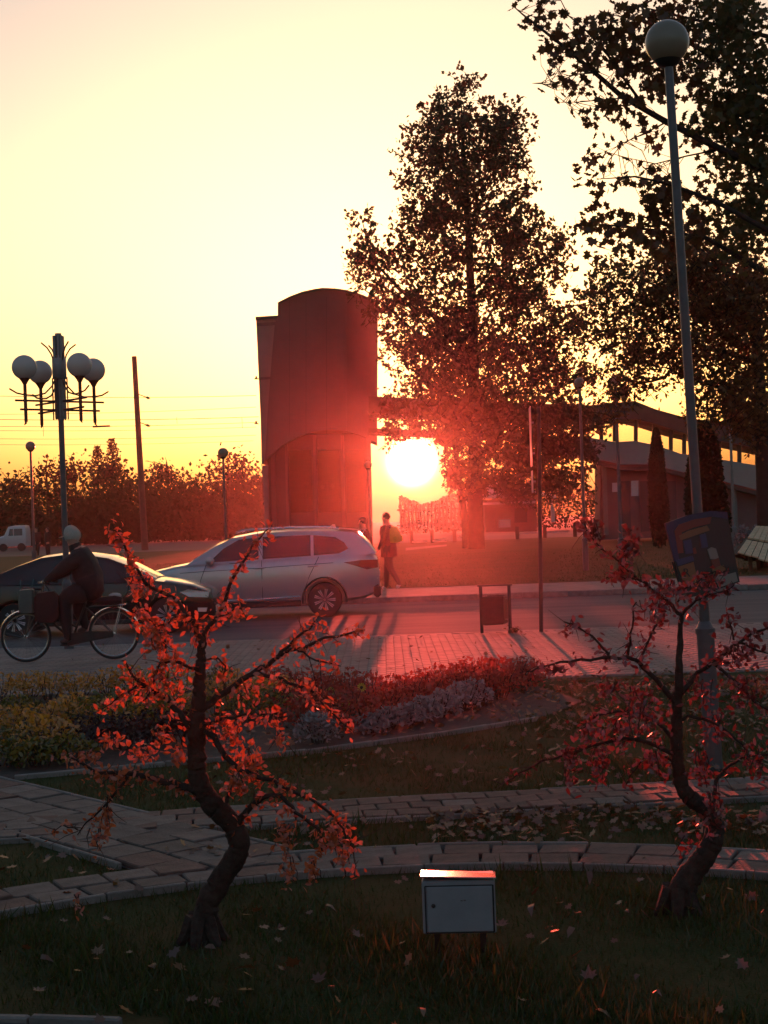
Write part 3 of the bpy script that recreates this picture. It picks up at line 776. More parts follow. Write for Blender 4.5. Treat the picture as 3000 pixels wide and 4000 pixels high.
# tall tree in front of the bridge
DB = 72.0
blobs = [(1800, 330, 70, 60), (1730, 450, 95, 75), (1880, 460, 150, 90), (1660, 560, 120, 110), (1830, 600, 210, 140), (1980, 560, 120, 120),
         (1700, 740, 170, 130), (1920, 760, 190, 150), (1640, 880, 110, 100), (1850, 930, 250, 130), (2030, 900, 110, 110), (1415, 900, 52, 85, .8), (1440, 1010, 80, 75), (1560, 1020, 110, 90),
         (1420, 1110, 62, 52, .8), (1560, 1180, 150, 80), (1780, 1120, 200, 130), (2050, 1080, 170, 150), (2170, 960, 70, 90, .6), (2120, 1250, 130, 120), (1900, 1300, 230, 130), (1640, 1320, 160, 100),
         (2200, 1330, 110, 110), (1550, 1400, 80, 60, .6), (1760, 1430, 170, 110), (2020, 1440, 190, 120), (2230, 1470, 90, 90), (1660, 1530, 150, 60, .8), (1880, 1560, 200, 100), (2130, 1590, 180, 110), (2290, 1610, 80, 90, .8),
         (1900, 1720, 140, 110), (2080, 1740, 170, 110), (2250, 1760, 100, 100), (1860, 1860, 90, 70, .8), (2060, 1880, 140, 80, .9), (2220, 1890, 110, 80, .8), (1560, 1615, 100, 50, 1.5), (1680, 1650, 110, 60, 1.6), (1770, 1720, 60, 90, 1.6), (1790, 1850, 55, 90, 1.5), (1540, 1690, 45, 40, 1.2), (1900, 1640, 260, 120, .8), (2100, 1700, 210, 130, .8), (1980, 1840, 230, 110, .8), (2180, 1840, 150, 110, .8), (1960, 1450, 260, 130, .5)]
holes = [(1612, 1828, 110, 112, 0.0), (1600, 1900, 130, 90, 0.0), (1478, 1720, 22, 70, .15), (1500, 1500, 45, 45, .35)]
TW = []; TWR = 1.6
pts = blob_points(blobs, DB, 3.2, 43000, holes, 22, .42)
# drop the leaves below the crown's lower edge
tr = [P(1862, 2158, DB), P(1858, 2000, DB), P(1856, 1850, DB), P(1852, 1600, DB), P(1848, 1350, DB), P(1838, 1100, DB), P(1828, 850, DB), P(1812, 600, DB), P(1800, 380, DB)]
limbs = []
for i in range(46):
    k = rng.uniform(.22, .92); j = k*(len(tr)-1); a = tr[int(j)].lerp(tr[min(len(tr)-1, int(j)+1)], j-int(j))
    best = None
    for _ in range(30):
        q = blobs[rng.integers(len(blobs))]; e = P(q[0]+rng.uniform(-.7, .7)*q[2], q[1]+rng.uniform(-.7, .7)*q[3], DB+rng.uniform(-2, 2))
        if 1.0 < e.z-a.z < 5.0 and (Vector((e.x-a.x, e.y-a.y)).length > .8) and not (1450 < q[0] < 1780 and q[1] > 1500): best = e; break
    if best is None: continue
    m = a.lerp(best, .5); m.z -= .3
    limbs.append(([a, a.lerp(m, .5), m, m.lerp(best, .5)+Vector((0, 0, .1)), best], [.16*(1.1-k), .12*(1.1-k), .09*(1.1-k), .05*(1.1-k)+.01, .015]))
limbs.append(([P(1850, 1420, DB), P(1720, 1250, DB), P(1560, 1130, DB), P(1450, 1010, DB), P(1410, 840, DB)], [.16, .11, .09, .05, .02]))
tree('lime_tree', 'tallest tree, in front of the bridge with the setting sun under its crown', 'tree', P(1862, 2158, DB), tr, [.42, .36, .33, .29, .25, .2, .15, .09, .02], limbs, pts, .17+.15*rng.random(len(pts)), L_KITE, 'leaf_big')
# second, thinner trunk left of it
tr = [P(1822, 2150, 74), P(1815, 2020, 74), P(1790, 1850, 74), P(1770, 1650, 74), P(1740, 1400, 74)]
pts = blob_points([(1740, 1380, 90, 110), (1700, 1500, 90, 70), (1800, 1450, 90, 90)], 74, 1.2, 1800, holes, 20, .4)
tree('slender_tree', 'slender trunk standing just left of the tallest tree', 'tree', P(1822, 2150, 74), tr, [.2, .17, .14, .1, .03], [], pts, .2, L_KITE, 'leaf_big')

# maple reaching in from the right
DM = 20.0
mb = []
def mp(pts, r0, r1, dz=0.0):
    n = len(pts); w = [P(x, y, DM+dz+.15*math.sin(i*1.7)) for i, (x, y) in enumerate(pts)]
    mb.append((w, [r0+(r1-r0)*i/(n-1) for i in range(n)])); return w
mp([(3250, 800), (3040, 690), (2815, 583), (2603, 477), (2430, 378), (2324, 285), (2200, 180), (2110, 110), (2046, 60), (2000, 20)], .06, .006)
mp([(2523, 424), (2440, 310), (2377, 219), (2290, 120), (2220, 60), (2180, -20)], .022, .005)
mp([(3250, 520), (2950, 330), (2760, 210), (2620, 120), (2500, 80), (2400, 60)], .05, .006, .8)
mp([(3250, 1000), (3000, 900), (2800, 790), (2620, 720), (2480, 690), (2330, 700)], .045, .005, -.5)
mp([(3250, 1150), (2980, 1060), (2760, 930), (2560, 900), (2400, 880), (2240, 880)], .045, .005, .3)
mp([(2430, 384), (2350, 390), (2270, 398), (2190, 400)], .010, .004)
mp([(2324, 285), (2250, 290), (2150, 330), (2080, 325)], .010, .004)
mp([(2603, 477), (2520, 520), (2430, 560), (2370, 640)], .012, .004)
mp([(2815, 583), (2680, 610), (2560, 640), (2420, 610)], .014, .004)
mp([(3250, 200), (2900, 120), (2640, 60), (2480, 20)], .04, .006, 1.0)
mt = [(3330, 2420), (3310, 1900), (3300, 1500), (3290, 1000), (3270, 500), (3250, -50)]
mtw = [P(x, y, DM) for x, y in mt]; mtw[0].z = 0
spr = [(2080, 60, 90, 60, .35), (2190, 130, 110, 90, .55), (2300, 190, 110, 90, .8), (2170, 330, 80, 45, .5), (2270, 250, 80, 70, .7), (2420, 120, 120, 110, .8), (2500, 280, 130, 130, .9), (2350, 400, 110, 70, .55),
       (2460, 440, 90, 60, .5), (2240, 430, 60, 50, .35), (2400, 520, 70, 70, .45), (2560, 560, 60, 50, .35), (2640, 250, 120, 200, 1.0), (2600, 60, 150, 90, 1.2),
       (2330, 650, 80, 50, .6), (2420, 700, 80, 70, .8), (2300, 730, 50, 50, .6), (2520, 640, 60, 70, .6), (2560, 760, 90, 90, .9), (2370, 870, 110, 60, .75), (2290, 880, 55, 45, .8), (2500, 900, 120, 90, 1.0), (2350, 960, 70, 40, .4), (2650, 850, 130, 140, 1.1),
       (2620, 1000, 120, 60, .8)]
pl = blob_points([(a, b_, c, d, e) for a, b_, c, d, e in spr], DM, .9, 2100, (), 5, .13)
nr = len(pl)
pd = blob_points([(2900, 250, 190, 300), (2960, 620, 170, 260), (2840, 80, 140, 120), (2790, 480, 110, 170, .6), (2930, 900, 130, 150, .8)], DM+.8, 1.3, 4300, (), 16, .22)
t = thing('maple_tree', mtw[0], 'maple with large lobed leaves reaching over the tall globe lamp from the right edge', 'tree')
b = MB(); b.tube([w-mtw[0] for w in mtw], [.24, .2, .18, .15, .11, .06], 10); b.build('trunk', 'bark', t, smooth=True)
b = MB()
for w, r in mb: b.tube([q-mtw[0] for q in w], r, 7)
for i in range(150):
    w, r = mb[rng.integers(len(mb))]; j = rng.uniform(.3, .98)*(len(w)-1); a = w[int(j)].lerp(w[min(len(w)-1, int(j)+1)], j-int(j))
    c = pl[np.argsort(((pl-np.array(a))**2).sum(1))[rng.integers(5, 60)]]; c = Vector(c)
    m = a.lerp(c, .5)+Vector((random.gauss(0, .04), random.gauss(0, .04), random.gauss(0, .04)))
    b.tube([a-mtw[0], m-mtw[0], c-mtw[0]], [.006, .004, .002], 4, cap=False)
b.build('branches', 'bark', t, smooth=True)
o3 = np.array(mtw[0])
# the sprays against the sky: three hundred single leaves, the rest joined
idx = rng.permutation(nr); sing = pl[idx[:290]]; rest = pl[idx[290:]]
lms = []
for i in range(5):
    V, F = leaves_vf([(0, 0, 0)], 1.0, (L_MAPLE[0]*np.array([1, 1, 1+i*.8]), L_MAPLE[1]), flat=.01); lms.append(fastmesh('leaf', V, F, 'leaf_maple'))
for p in sing:
    o = link('leaf', lms[random.randrange(5)], t); o.location = Vector(p)-mtw[0]; o.rotation_euler = (random.uniform(-1.6, 1.6), random.uniform(-1.6, 1.6), random.uniform(0, 6.3)); s = random.uniform(.10, .17); o.scale = (s, s, s)
leaves('leaves', rest-o3, .10+.07*rng.random(len(rest)), L_MAPLE, 'leaf_maple', t)
leaves('inner_leaves', pd-o3, .09+.06*rng.random(len(pd)), L_MAPLE, 'leaf_inner', t)

# autumn tree behind the maple
DA = 42.0
blobs = [(2420, 1060, 130, 60, .5), (2350, 1150, 100, 50, .6), (2560, 1120, 150, 90, .9), (2500, 1250, 140, 80, .7), (2680, 1180, 170, 120, 1.1), (2850, 1120, 160, 170, 1.2), (2950, 1300, 150, 200, 1.3), (2700, 1350, 170, 100, .8), (2560, 1380, 160, 70, .6),
         (2450, 1370, 120, 60, .55), (2400, 1480, 130, 60, .5), (2560, 1480, 160, 60, .35), (2760, 1460, 140, 70, .35), (2900, 1520, 130, 110, 1.0), (2820, 1600, 170, 60, .8), (2950, 1660, 110, 80, .8), (2330, 1290, 70, 60, .6), (2280, 1230, 50, 50, .5), (2700, 1000, 170, 90, 1.0), (2380, 1580, 90, 50, .5)]
TW = []; TWR = 1.0
pts = blob_points(blobs, DA, 2.0, 21000, (), 14, .27)
b0 = P(2992, 2300, DA); b0.z = Z_FAR
tr = [b0, P(2985, 2050, DA), P(2978, 1800, DA), P(2972, 1560, DA), P(2950, 1300, DA), P(2920, 1050, DA), P(2880, 800, DA)]
limbs = []
for (x0, y0), (x1, y1) in (((2975, 1640), (2600, 1290)), ((2972, 1560), (2480, 1420)), ((2960, 1420), (2350, 1170)), ((2940, 1250), (2500, 1050)), ((2950, 1350), (3150, 1000)), ((2975, 1650), (2700, 1600)), ((2700, 1400), (2420, 1560)), ((2930, 1120), (2700, 950))):
    a, e = P(x0, y0, DA), P(x1, y1, DA+rng.uniform(-1, 1)); limbs.append((wob(a, e, 5, .1), [.09, .07, .05, .035, .02, .008]))
    for _ in range(6):
        s = a.lerp(e, rng.uniform(.35, .95)); q = s+Vector((rng.uniform(-1, .3), rng.uniform(-.6, .6), rng.uniform(-.3, .9))); limbs.append((wob(s, q, 3, .06), [.02, .014, .009, .004]))
tree('autumn_tree', 'rust coloured tree with a dark trunk at the right edge, behind the maple', 'tree', b0, tr, [.22, .19, .18, .17, .13, .1, .05], limbs, pts, .10+.09*rng.random(len(pts)), L_KITE, 'leaf_autumn')

# columnar thujas on the park lawn
def thuja(px, base_y, top_y, w, label):
    p = G(px, base_y, Z_FAR); d = p.y; h = (P(px, top_y, d)).z; r = w/2/FPX*d
    n = int(5200*max(1, r/.55)); t = rng.random(n)**.8; rr = r*np.minimum(1, .55+t*2.2)*np.sqrt(np.maximum(0, 1-((t-.25)/.75).clip(0)**1.6))
    a = rng.uniform(0, 2*PI, n); k = np.sqrt(rng.uniform(.55, 1.05, n))*(1+.07*np.sin(a*3+t*9))
    pts = np.stack([rr*k*np.cos(a), rr*k*np.sin(a), .12+t*(h-.15)], -1)
    th = thing('thuja', p, label, 'tree', 'columnar thujas on the lawn')
    b = MB(); b.tube([(0, 0, -.05), (0, 0, h*.4), (0, 0, h*.92)], [.09, .07, .02], 8); b.build('trunk', 'bark_far', th)
    b = MB(); b.lathe((0, 0, 0), [(.05, .15), (r*.6, .35), (r*.78, h*.3), (r*.62, h*.6), (r*.3, h*.85), (.02, h*.97)], 12); b.build('inner_foliage', 'needle', th, smooth=True)
    leaves('crown', pts, .10+.09*rng.random(n), L_KITE, 'needle', th)
thuja(2578, 2142, 1675, 78, 'narrow dark columnar thuja standing alone left of the globe lamp post')
thuja(2768, 2205, 1650, 170, 'broad dark columnar thuja right of the globe lamp post')

# trees along the railway at the left
def rail_tree(px, top_y, w, d, n, label, lsz=.42, peak=None):
    base = P(px, 2130, d); base.z = -.07
    top = P(px, top_y, d).z; r = w/2/FPX*d
    c = []
    m = n//22
    for _ in range(m):
        while True:
            q = rng.uniform(-1, 1, 3)
            if (q*q).sum() <= 1: break
        cc = np.array([q[0]*r, q[1]*r*.7, top*.52+q[2]*top*.48])
        c.append(cc+rng.normal(size=(22, 3))*np.array([.55, .5, .45]))
    pts = np.concatenate(c); pts[:, 2] = np.abs(pts[:, 2])
    t = thing('railway_tree', base, label, 'tree', 'trees along the railway')
    b = MB(); b.tube([(0, 0, 0), (.1, 0, top*.5), (0, .1, top*.97)], [.25, .16, .03], 7)
    for _ in range(16):
        z = rng.uniform(.35, .85)*top; a = rng.uniform(0, 6.3); L = rng.uniform(.5, 1.0)*r
        e = Vector((math.cos(a)*L, math.sin(a)*L*.6, min(top*1.06, z+rng.uniform(.8, 2.6)))); b.tube(wob((0, 0, z), e, 3, .15), [.08, .06, .04, .015], 5)
    b.build('trunk', 'bark_far', t)
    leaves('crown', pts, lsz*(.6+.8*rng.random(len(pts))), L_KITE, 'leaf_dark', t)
    return t
spec = [(-90, 1880, 260, 150, 1500, 'low dark bush row tree at the far left edge above the white van'), (60, 1850, 240, 150, 1700, 'dark tree behind the white van'), (190, 1800, 210, 150, 1500, 'loose dark tree behind the cluster lamp post'),
        (300, 1790, 190, 152, 1500, 'thin topped dark tree right of the cluster lamp post'), (445, 1800, 170, 140, 2600, 'dense dark tree left of the leaning concrete pole'), (560, 1860, 200, 150, 1500, 'low dark tree behind the foot of the leaning pole'),
        (660, 1790, 190, 150, 1700, 'feathery dark tree right of the leaning concrete pole'), (770, 1860, 200, 148, 1700, 'low dark tree between the leaning pole and the bridge tower'), (900, 1760, 240, 146, 2600, 'round dark tree left of the bridge tower'), (1020, 1830, 160, 146, 1500, 'dark tree half hidden by the bridge tower')]
for s in spec: rail_tree(*s)
# hedge below them reads as one mass
nh = 16000; hx = rng.uniform(-46, -10.5, nh); hz = rng.random(nh)**.8*(3.3+.5*np.sin(hx*.9)+.3*np.sin(hx*2.3)); hy = 139+rng.uniform(-.9, .9, nh)+.6*np.sin(hx*1.3)
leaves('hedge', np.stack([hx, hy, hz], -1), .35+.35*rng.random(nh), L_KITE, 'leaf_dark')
bpy.data.objects['hedge']['label'] = 'long dark hedge along the railway behind the parked van'; bpy.data.objects['hedge']['category'] = 'hedge'
# two pole-like young conifers sticking out above
def spire(px, base_y, top_y, d, label):
    p = P(px, base_y, d); p.z = 0; top = P(px, top_y, d).z
    t = thing('young_pine', p, label, 'tree'); b = MB(); b.tube([(0, 0, 0), (0, 0, top)], [.14, .04], 6)
    for k in range(12):
        z = top*(.62+.36*k/12); L = .95*(1-k/13)+.12
        for s in (-1, 1): b.tube([(0, 0, z), (s*L*.6, rng.uniform(-.2, .2), z+.12), (s*L, rng.uniform(-.3, .3), z+.55)], [.05, .04, .02], 5)
    b.build('trunk', 'bark_far', t)
    n = 420; tt = rng.random(n)**.8; pts = np.stack([rng.normal(0, 1, n)*(.12+.5*(1-tt)), rng.normal(0, .4, n), top*(.62+.38*tt)], -1)
    leaves('crown', pts, .28, L_KITE, 'needle', t)
spire(450, 2100, 1712, 141, 'young pine with upright shoots rising above the railway trees')
spire(393, 2100, 1742, 141, 'thin young pine beside the one with upright shoots')

# ------------------------------------------------------------------ small red ornamental trees
def red_tree(label, d, trunk, branches, lm, dens, seed, lsz, extra=()):
    r = random.Random(seed); g = np.random.default_rng(seed)
    base = P(trunk[0][0], trunk[0][1], d); base.z = -.01
    t = thing('ornamental_tree', base, label, 'tree', 'small red leaved trees on the round lawn')
    def path(pts, dd0, dd1):
        n = len(pts); return [P(p[0], p[1], d+dd0+(dd1-dd0)*i/max(1, n-1))-base for i, p in enumerate(pts)]
    def smooth(ps, rs, k=3):
        out = []; ro = []
        for i in range(len(ps)-1):
            p0 = ps[max(0, i-1)]; p1 = ps[i]; p2 = ps[i+1]; p3 = ps[min(len(ps)-1, i+2)]
            for j in range(k):
                s = j/k
                out.append(.5*((2*p1)+(p2-p0)*s+(2*p0-5*p1+4*p2-p3)*s*s+(3*p1-p0-3*p2+p3)*s**3)); ro.append(rs[i]+(rs[i+1]-rs[i])*s)
        return out+[ps[-1]], ro+[rs[-1]]
    tp = path(trunk, 0, 0); tp[0].z = -.02
    tp, trr = smooth(tp, [p[2]/2/FPX*d for p in trunk], 6)
    tp = [p+Vector((r.gauss(0, .003), r.gauss(0, .003), 0)) for p in tp]; trr = [q*r.uniform(.93, 1.08) for q in trr]
    b = MB(); b.tube(tp, [q*.86 for q in trr], 22, rough=.055)
    # root flare
    for a in range(6):
        an = a*1.05+.3; q = trr[0]; b.tube([(math.cos(an)*q*.5, math.sin(an)*q*.5, .13), (math.cos(an)*q*1.0, math.sin(an)*q*1.0, .04), (math.cos(an)*q*1.7, math.sin(an)*q*1.7, -.03)], [q*.45, q*.35, q*.15], 6)
    b.build('trunk', 'bark', t, smooth=True)
    L = []
    tw = MB()
    for bi, (pts, w0, w1, dn) in enumerate(branches):
        dd = r.uniform(-.22, .22); ps = path(pts, 0, dd); n = len(ps)
        ps, rs = smooth(ps, [(w0+(w1-w0)*i/(n-1))/2/FPX*d for i in range(n)], 3)
        ps = [p+Vector((r.gauss(0, .004), r.gauss(0, .006), r.gauss(0, .004))) for p in ps]
        bb = MB(); bb.tube(ps, [q*.9 for q in rs], 8, rough=.07); bb.build('branch', 'bark', t, smooth=True)
        tot = sum((a-c).length for a, c in zip(ps, ps[1:]))
        # twigs with leaves
        m = int(tot*30)
        for _ in range(m):
            j = r.uniform(.12, 1)*(len(ps)-1); i = min(int(j), len(ps)-2); s = ps[i].lerp(ps[i+1], j-i)
            Lt = r.uniform(.02, .10); e = s+Vector((r.gauss(0, .6), r.gauss(0, .6), r.gauss(-.1, .6)))*Lt
            tw.tube([s, s.lerp(e, .5)+Vector((0, 0, r.gauss(0, .006))), e], [.0022, .0018, .001], 4, cap=False)
        k = int(tot*dens*dn)
        for _ in range(k):
            j = (r.random()**.75)*(len(ps)-1)*.98+.02*(len(ps)-1); i = min(int(j), len(ps)-2); s = ps[i].lerp(ps[i+1], min(1, j-i))
            if abs(math.sin(j*2.1+bi)) < .3: continue
            c = s+Vector((r.gauss(0, .021), r.gauss(0, .035), r.gauss(-.008, .021)))
            L.append(c)
    for (px, py, rx, ry, n, hang) in extra:
        cd = r.uniform(-.3, .3)
        for _ in range(int(n*1.5)):
            L.append(P(px+r.gauss(0, .45)*rx, py+r.gauss(0, .45)*ry, d+cd+r.gauss(0, .07))-base)
        for _ in range(max(2, n//14)):
            s = P(px+r.gauss(0, .3)*rx, py-ry*.6, d+cd)-base; e = s+Vector((r.gauss(0, .03), r.gauss(0, .04), -ry*1.3/FPX*d))
            tw.tube(wob(s, e, 3, .008), [.003, .0026, .002, .001], 4, cap=False)
    tag(tw.build('twigs', 'twig', t, fix=False), kind='stuff')
    L = [L[i] for i in g.permutation(len(L))]
    ms = []
    for i in range(6):
        V, F = leaves_vf([(0, 0, 0)], 1.0, (L_OVAL[0]*np.array([1, 1.0+.12*i, 1+i]), L_OVAL[1]), flat=.01); ms.append(fastmesh('leaf', V, F, lm))
    for p in L[:295]:
        o = link('leaf', ms[r.randrange(6)], t); o.location = p; o.rotation_euler = (r.uniform(-1.9, 1.9), r.uniform(-1.9, 1.9), r.uniform(0, 6.3)); s = lsz*r.uniform(.7, 1.25); o.scale = (s, s, s)
    if len(L) > 295:
        q = np.array(L[295:]); leaves('leaves', q, lsz*(.65+.55*g.random(len(q))), L_OVAL, lm, t)
    return t
lt_trunk = [(792, 3715, 150), (790, 3640, 118), (802, 3560, 108), (842, 3470, 100), (905, 3370, 98), (932, 3310, 94), (918, 3240, 96), (868, 3180, 98), (812, 3120, 96), (776, 3050, 88), (766, 2960, 84), (766, 2870, 82), (772, 2790, 72), (778, 2700, 56), (784, 2610, 46), (786, 2540, 38), (790, 2500, 32)]
lt = [([(766, 2800), (821, 2745), (915, 2673), (1016, 2615), (1096, 2557), (1204, 2521), (1313, 2485), (1428, 2463)], 36, 7, 1.0),
      ([(1080, 2570), (1150, 2500), (1210, 2450), (1248, 2405)], 16, 6, 1.5), ([(1005, 2625), (1096, 2658), (1204, 2694), (1262, 2745), (1370, 2853)], 18, 6, 1.5),
      ([(1161, 2545), (1240, 2579), (1334, 2600)], 10, 5, 1.2), ([(790, 2510), (806, 2463), (864, 2376), (915, 2253), (987, 2137), (1052, 2058)], 26, 6, 1.5),
      ([(788, 2510), (770, 2470), (725, 2395), (662, 2325), (575, 2282), (517, 2203), (474, 2108), (445, 2060)], 26, 6, 1.9), ([(700, 2390), (660, 2430), (610, 2440), (560, 2400)], 12, 5, 1.6),
      ([(835, 2415), (900, 2390), (960, 2370)], 10, 5, 1.8), ([(764, 2860), (727, 2817), (647, 2730), (568, 2680), (520, 2640), (480, 2580)], 34, 8, 1.1), ([(785, 2625), (763, 2612), (705, 2593), (640, 2588), (611, 2622), (589, 2687), (560, 2740)], 18, 6, 1.4),
      ([(640, 2588), (647, 2521), (625, 2470), (560, 2440), (540, 2370)], 14, 5, 1.7), ([(568, 2680), (524, 2690), (460, 2730), (400, 2770)], 13, 5, 1.5), ([(790, 3085), (734, 3075), (662, 3060), (580, 3035), (480, 3020), (380, 3010), (280, 2960)], 44, 8, 1.0),
      ([(500, 3030), (420, 3130), (340, 3210), (300, 3260)], 14, 4, .25), ([(310, 3240), (240, 3230), (200, 3260)], 8, 3, .5), ([(420, 3110), (410, 3190), (380, 3290)], 8, 3, 1.2), ([(905, 3250), (935, 3205), (970, 3165), (1016, 3125), (1058, 3108), (1112, 3123), (1155, 3171), (1240, 3235), (1265, 3330)], 34, 8, .9),
      ([(872, 3170), (890, 3120), (905, 3080), (910, 3020)], 22, 8, .6), ([(775, 2850), (821, 2871), (864, 2926), (936, 2998), (1060, 3050), (1142, 3093), (1263, 3153), (1323, 3213), (1365, 3300)], 32, 7, 1.0), ([(772, 2835), (840, 2815), (915, 2800), (1023, 2788), (1100, 2800)], 16, 5, 1.3),
      ([(786, 2585), (830, 2570), (880, 2600), (870, 2660)], 12, 5, 1.0), ([(1365, 3300), (1385, 3360), (1390, 3420)], 7, 3, .4)]
lex = [(330, 2960, 90, 40, 45, 1), (450, 3040, 100, 45, 60, 1), (560, 2940, 80, 50, 40, 1), (440, 2890, 60, 40, 30, 1), (900, 2870, 60, 70, 50, 1), (960, 2960, 70, 70, 55, 1), (930, 3060, 45, 70, 45, 1), (1000, 3010, 40, 60, 30, 1), (1110, 3270, 45, 90, 45, 1), (1220, 3400, 28, 80, 32, 1), (1300, 3280, 50, 70, 70, 1), (1340, 3350, 30, 45, 30, 1), (1130, 3400, 35, 90, 26, 1),
       (690, 2730, 50, 80, 35, 1), (640, 2660, 60, 60, 35, 1), (660, 2560, 70, 60, 40, 1), (700, 2960, 60, 50, 32, 1), (640, 2860, 50, 60, 28, 1), (980, 2710, 60, 60, 30, 1), (1090, 2890, 30, 60, 25, 1), (370, 3270, 30, 60, 16, 1), (300, 3530, 22, 60, 9, 1), (600, 2500, 70, 70, 50, 1), (540, 2300, 60, 60, 35, 1), (420, 3190, 28, 60, 18, 1)]
red_tree('bright orange red leaved small tree with a bent trunk, left of the grey box', 7.07, lt_trunk, lt, 'leaf_orange', 215, 11, .037, lex)
rt_trunk = [(2650, 3585, 150), (2652, 3530, 128), (2672, 3460, 118), (2720, 3390, 104), (2768, 3320, 94), (2790, 3260, 84), (2786, 3200, 78), (2745, 3150, 74), (2690, 3112, 70), (2660, 3060, 62), (2648, 2980, 58), (2644, 2850, 54), (2648, 2717, 44), (2654, 2620, 34), (2657, 2490, 27), (2662, 2400, 18)]
rt = [([(2655, 2710), (2690, 2680), (2730, 2630), (2820, 2558), (2888, 2508), (2960, 2465), (3050, 2440)], 26, 8, .9), ([(2888, 2508), (2960, 2540), (3050, 2570)], 12, 6, .9), ([(2780, 2590), (2850, 2640), (2930, 2720), (3030, 2800)], 16, 6, .9), ([(2870, 2500), (2850, 2440), (2840, 2390)], 9, 4, 2.0),
      ([(2645, 2760), (2589, 2685), (2549, 2644), (2494, 2585), (2449, 2567), (2345, 2572), (2220, 2580), (2130, 2600), (2060, 2625)], 26, 6, .8), ([(2449, 2560), (2458, 2513), (2470, 2450), (2480, 2350)], 13, 6, .8), ([(2380, 2565), (2340, 2510), (2260, 2450), (2205, 2430)], 12, 6, .9), ([(2494, 2580), (2553, 2459), (2580, 2410)], 12, 5, 1.0),
      ([(2662, 2400), (2623, 2365), (2560, 2320), (2497, 2265), (2417, 2192), (2324, 2113), (2270, 2030)], 18, 5, 1.5), ([(2500, 2268), (2440, 2258), (2377, 2252)], 9, 5, .9), ([(2662, 2400), (2720, 2345), (2790, 2315), (2870, 2290)], 14, 4, 1.6), ([(2640, 2360), (2680, 2300), (2760, 2250), (2850, 2220)], 10, 4, 1.2), ([(2417, 2192), (2450, 2120), (2470, 2070)], 9, 4, 2.2),
      ([(2648, 2960), (2560, 2910), (2420, 2885), (2258, 2933), (2119, 2973), (2030, 3020), (1960, 3065)], 22, 5, .35), ([(2780, 3190), (2800, 3050), (2850, 2990), (2920, 2955), (3050, 2945)], 20, 6, .5), ([(2650, 2820), (2720, 2800), (2830, 2850), (2900, 2910), (2920, 2960)], 16, 5, .8), ([(2646, 2900), (2560, 2820), (2450, 2780), (2330, 2800), (2270, 2850)], 18, 5, .9),
      ([(2640, 2980), (2560, 2950), (2480, 3000), (2440, 3080)], 12, 4, 1.1)]
rex = [(2230, 2990, 35, 110, 60, 1), (2340, 2990, 45, 120, 65, 1), (2420, 2860, 90, 80, 60, 1), (2520, 2800, 90, 90, 60, 1), (2560, 2980, 60, 80, 40, 1), (2740, 3000, 60, 110, 60, 1), (2800, 2840, 80, 80, 55, 1), (2920, 2700, 80, 90, 55, 1), (2960, 2980, 50, 90, 40, 1), (2860, 2560, 90, 60, 60, 1), (2560, 2380, 80, 60, 55, 1), (2600, 2300, 90, 55, 60, 1),
       (2480, 2720, 80, 60, 45, 1), (2380, 2700, 60, 60, 35, 1), (2750, 2700, 60, 80, 40, 1), (2470, 2150, 45, 60, 35, 1), (2420, 2240, 45, 30, 20, 1), (2320, 2080, 45, 60, 24, 1), (2780, 3180, 60, 140, 60, 1), (2300, 2860, 60, 60, 35, 1), (2760, 2280, 90, 45, 45, 1), (2160, 2620, 60, 25, 14, 1), (2700, 3300, 60, 60, 14, 1)]
red_tree('dark crimson leaved small tree with a crooked trunk, right of the grey box', 7.3, rt_trunk, rt, 'leaf_crimson', 140, 23, .038, rex)

# ------------------------------------------------------------------ grey cabinet on the near lawn
DB_ = 6.68
cb = thing('utility_cabinet', G(1800, 3742), 'small grey metal cabinet standing on the near lawn with a shining sloped lid', 'cabinet'); cb.rotation_euler = (0, 0, math.radians(-3))
W_, H_, D_ = .318, .232, .17; Z0 = .105
def pm(b): return b
b = MB(); b.box((0, D_/2, Z0+H_/2), (W_, D_, H_), bev=.006); b.build('case', 'box_paint', cb)
b = MB(); b.box((.004, -.004, Z0+H_/2-.008), (W_-.035, .012, H_-.034), bev=.004); door = b.build('door', 'box_paint', cb)
b = MB(); b.lathe((-W_/2+.048, -.012, Z0+H_*.55), [(.009, .0), (.009, -.004), (.004, -.006)], 12, 'Y'); b.build('lock', 'dark_metal', door)
b = MB(); x0, x1, z0, z1 = -W_/2+.0135, W_/2-.0095, Z0+.006, Z0+H_-.022
for c, s in (((x0, -.0005, (z0+z1)/2), (.005, .006, z1-z0)), ((x1, -.0005, (z0+z1)/2), (.007, .006, z1-z0)), (((x0+x1)/2, -.0005, z0), (x1-x0, .006, .005)), (((x0+x1)/2, -.0005, z1), (x1-x0, .006, .004))): b.box(c, s)
b.build('door_gap', 'seam', cb)
b = MB()
for k in range(2): b.box((.012+.014*k, -.0108, Z0+H_*.63+.002*k), (.010, .001, .003))
b.build('plate', 'chrome', door)
R = Matrix.Rotation(math.radians(-6.0), 3, 'X') @ Matrix.Rotation(math.radians(2.2), 3, 'Y')
b = MB(); b.box((0, D_/2-.002, Z0+H_+.006), (W_+.012, D_+.028, .007), R, bev=.002); b.build('lid', 'box_lid', cb)
for x in (-.10, .10):
    b = MB(); b.box((x, D_/2+.02, Z0/2-.02), (.028, .04, Z0+.04)); b.build('leg', 'black_trim', cb)

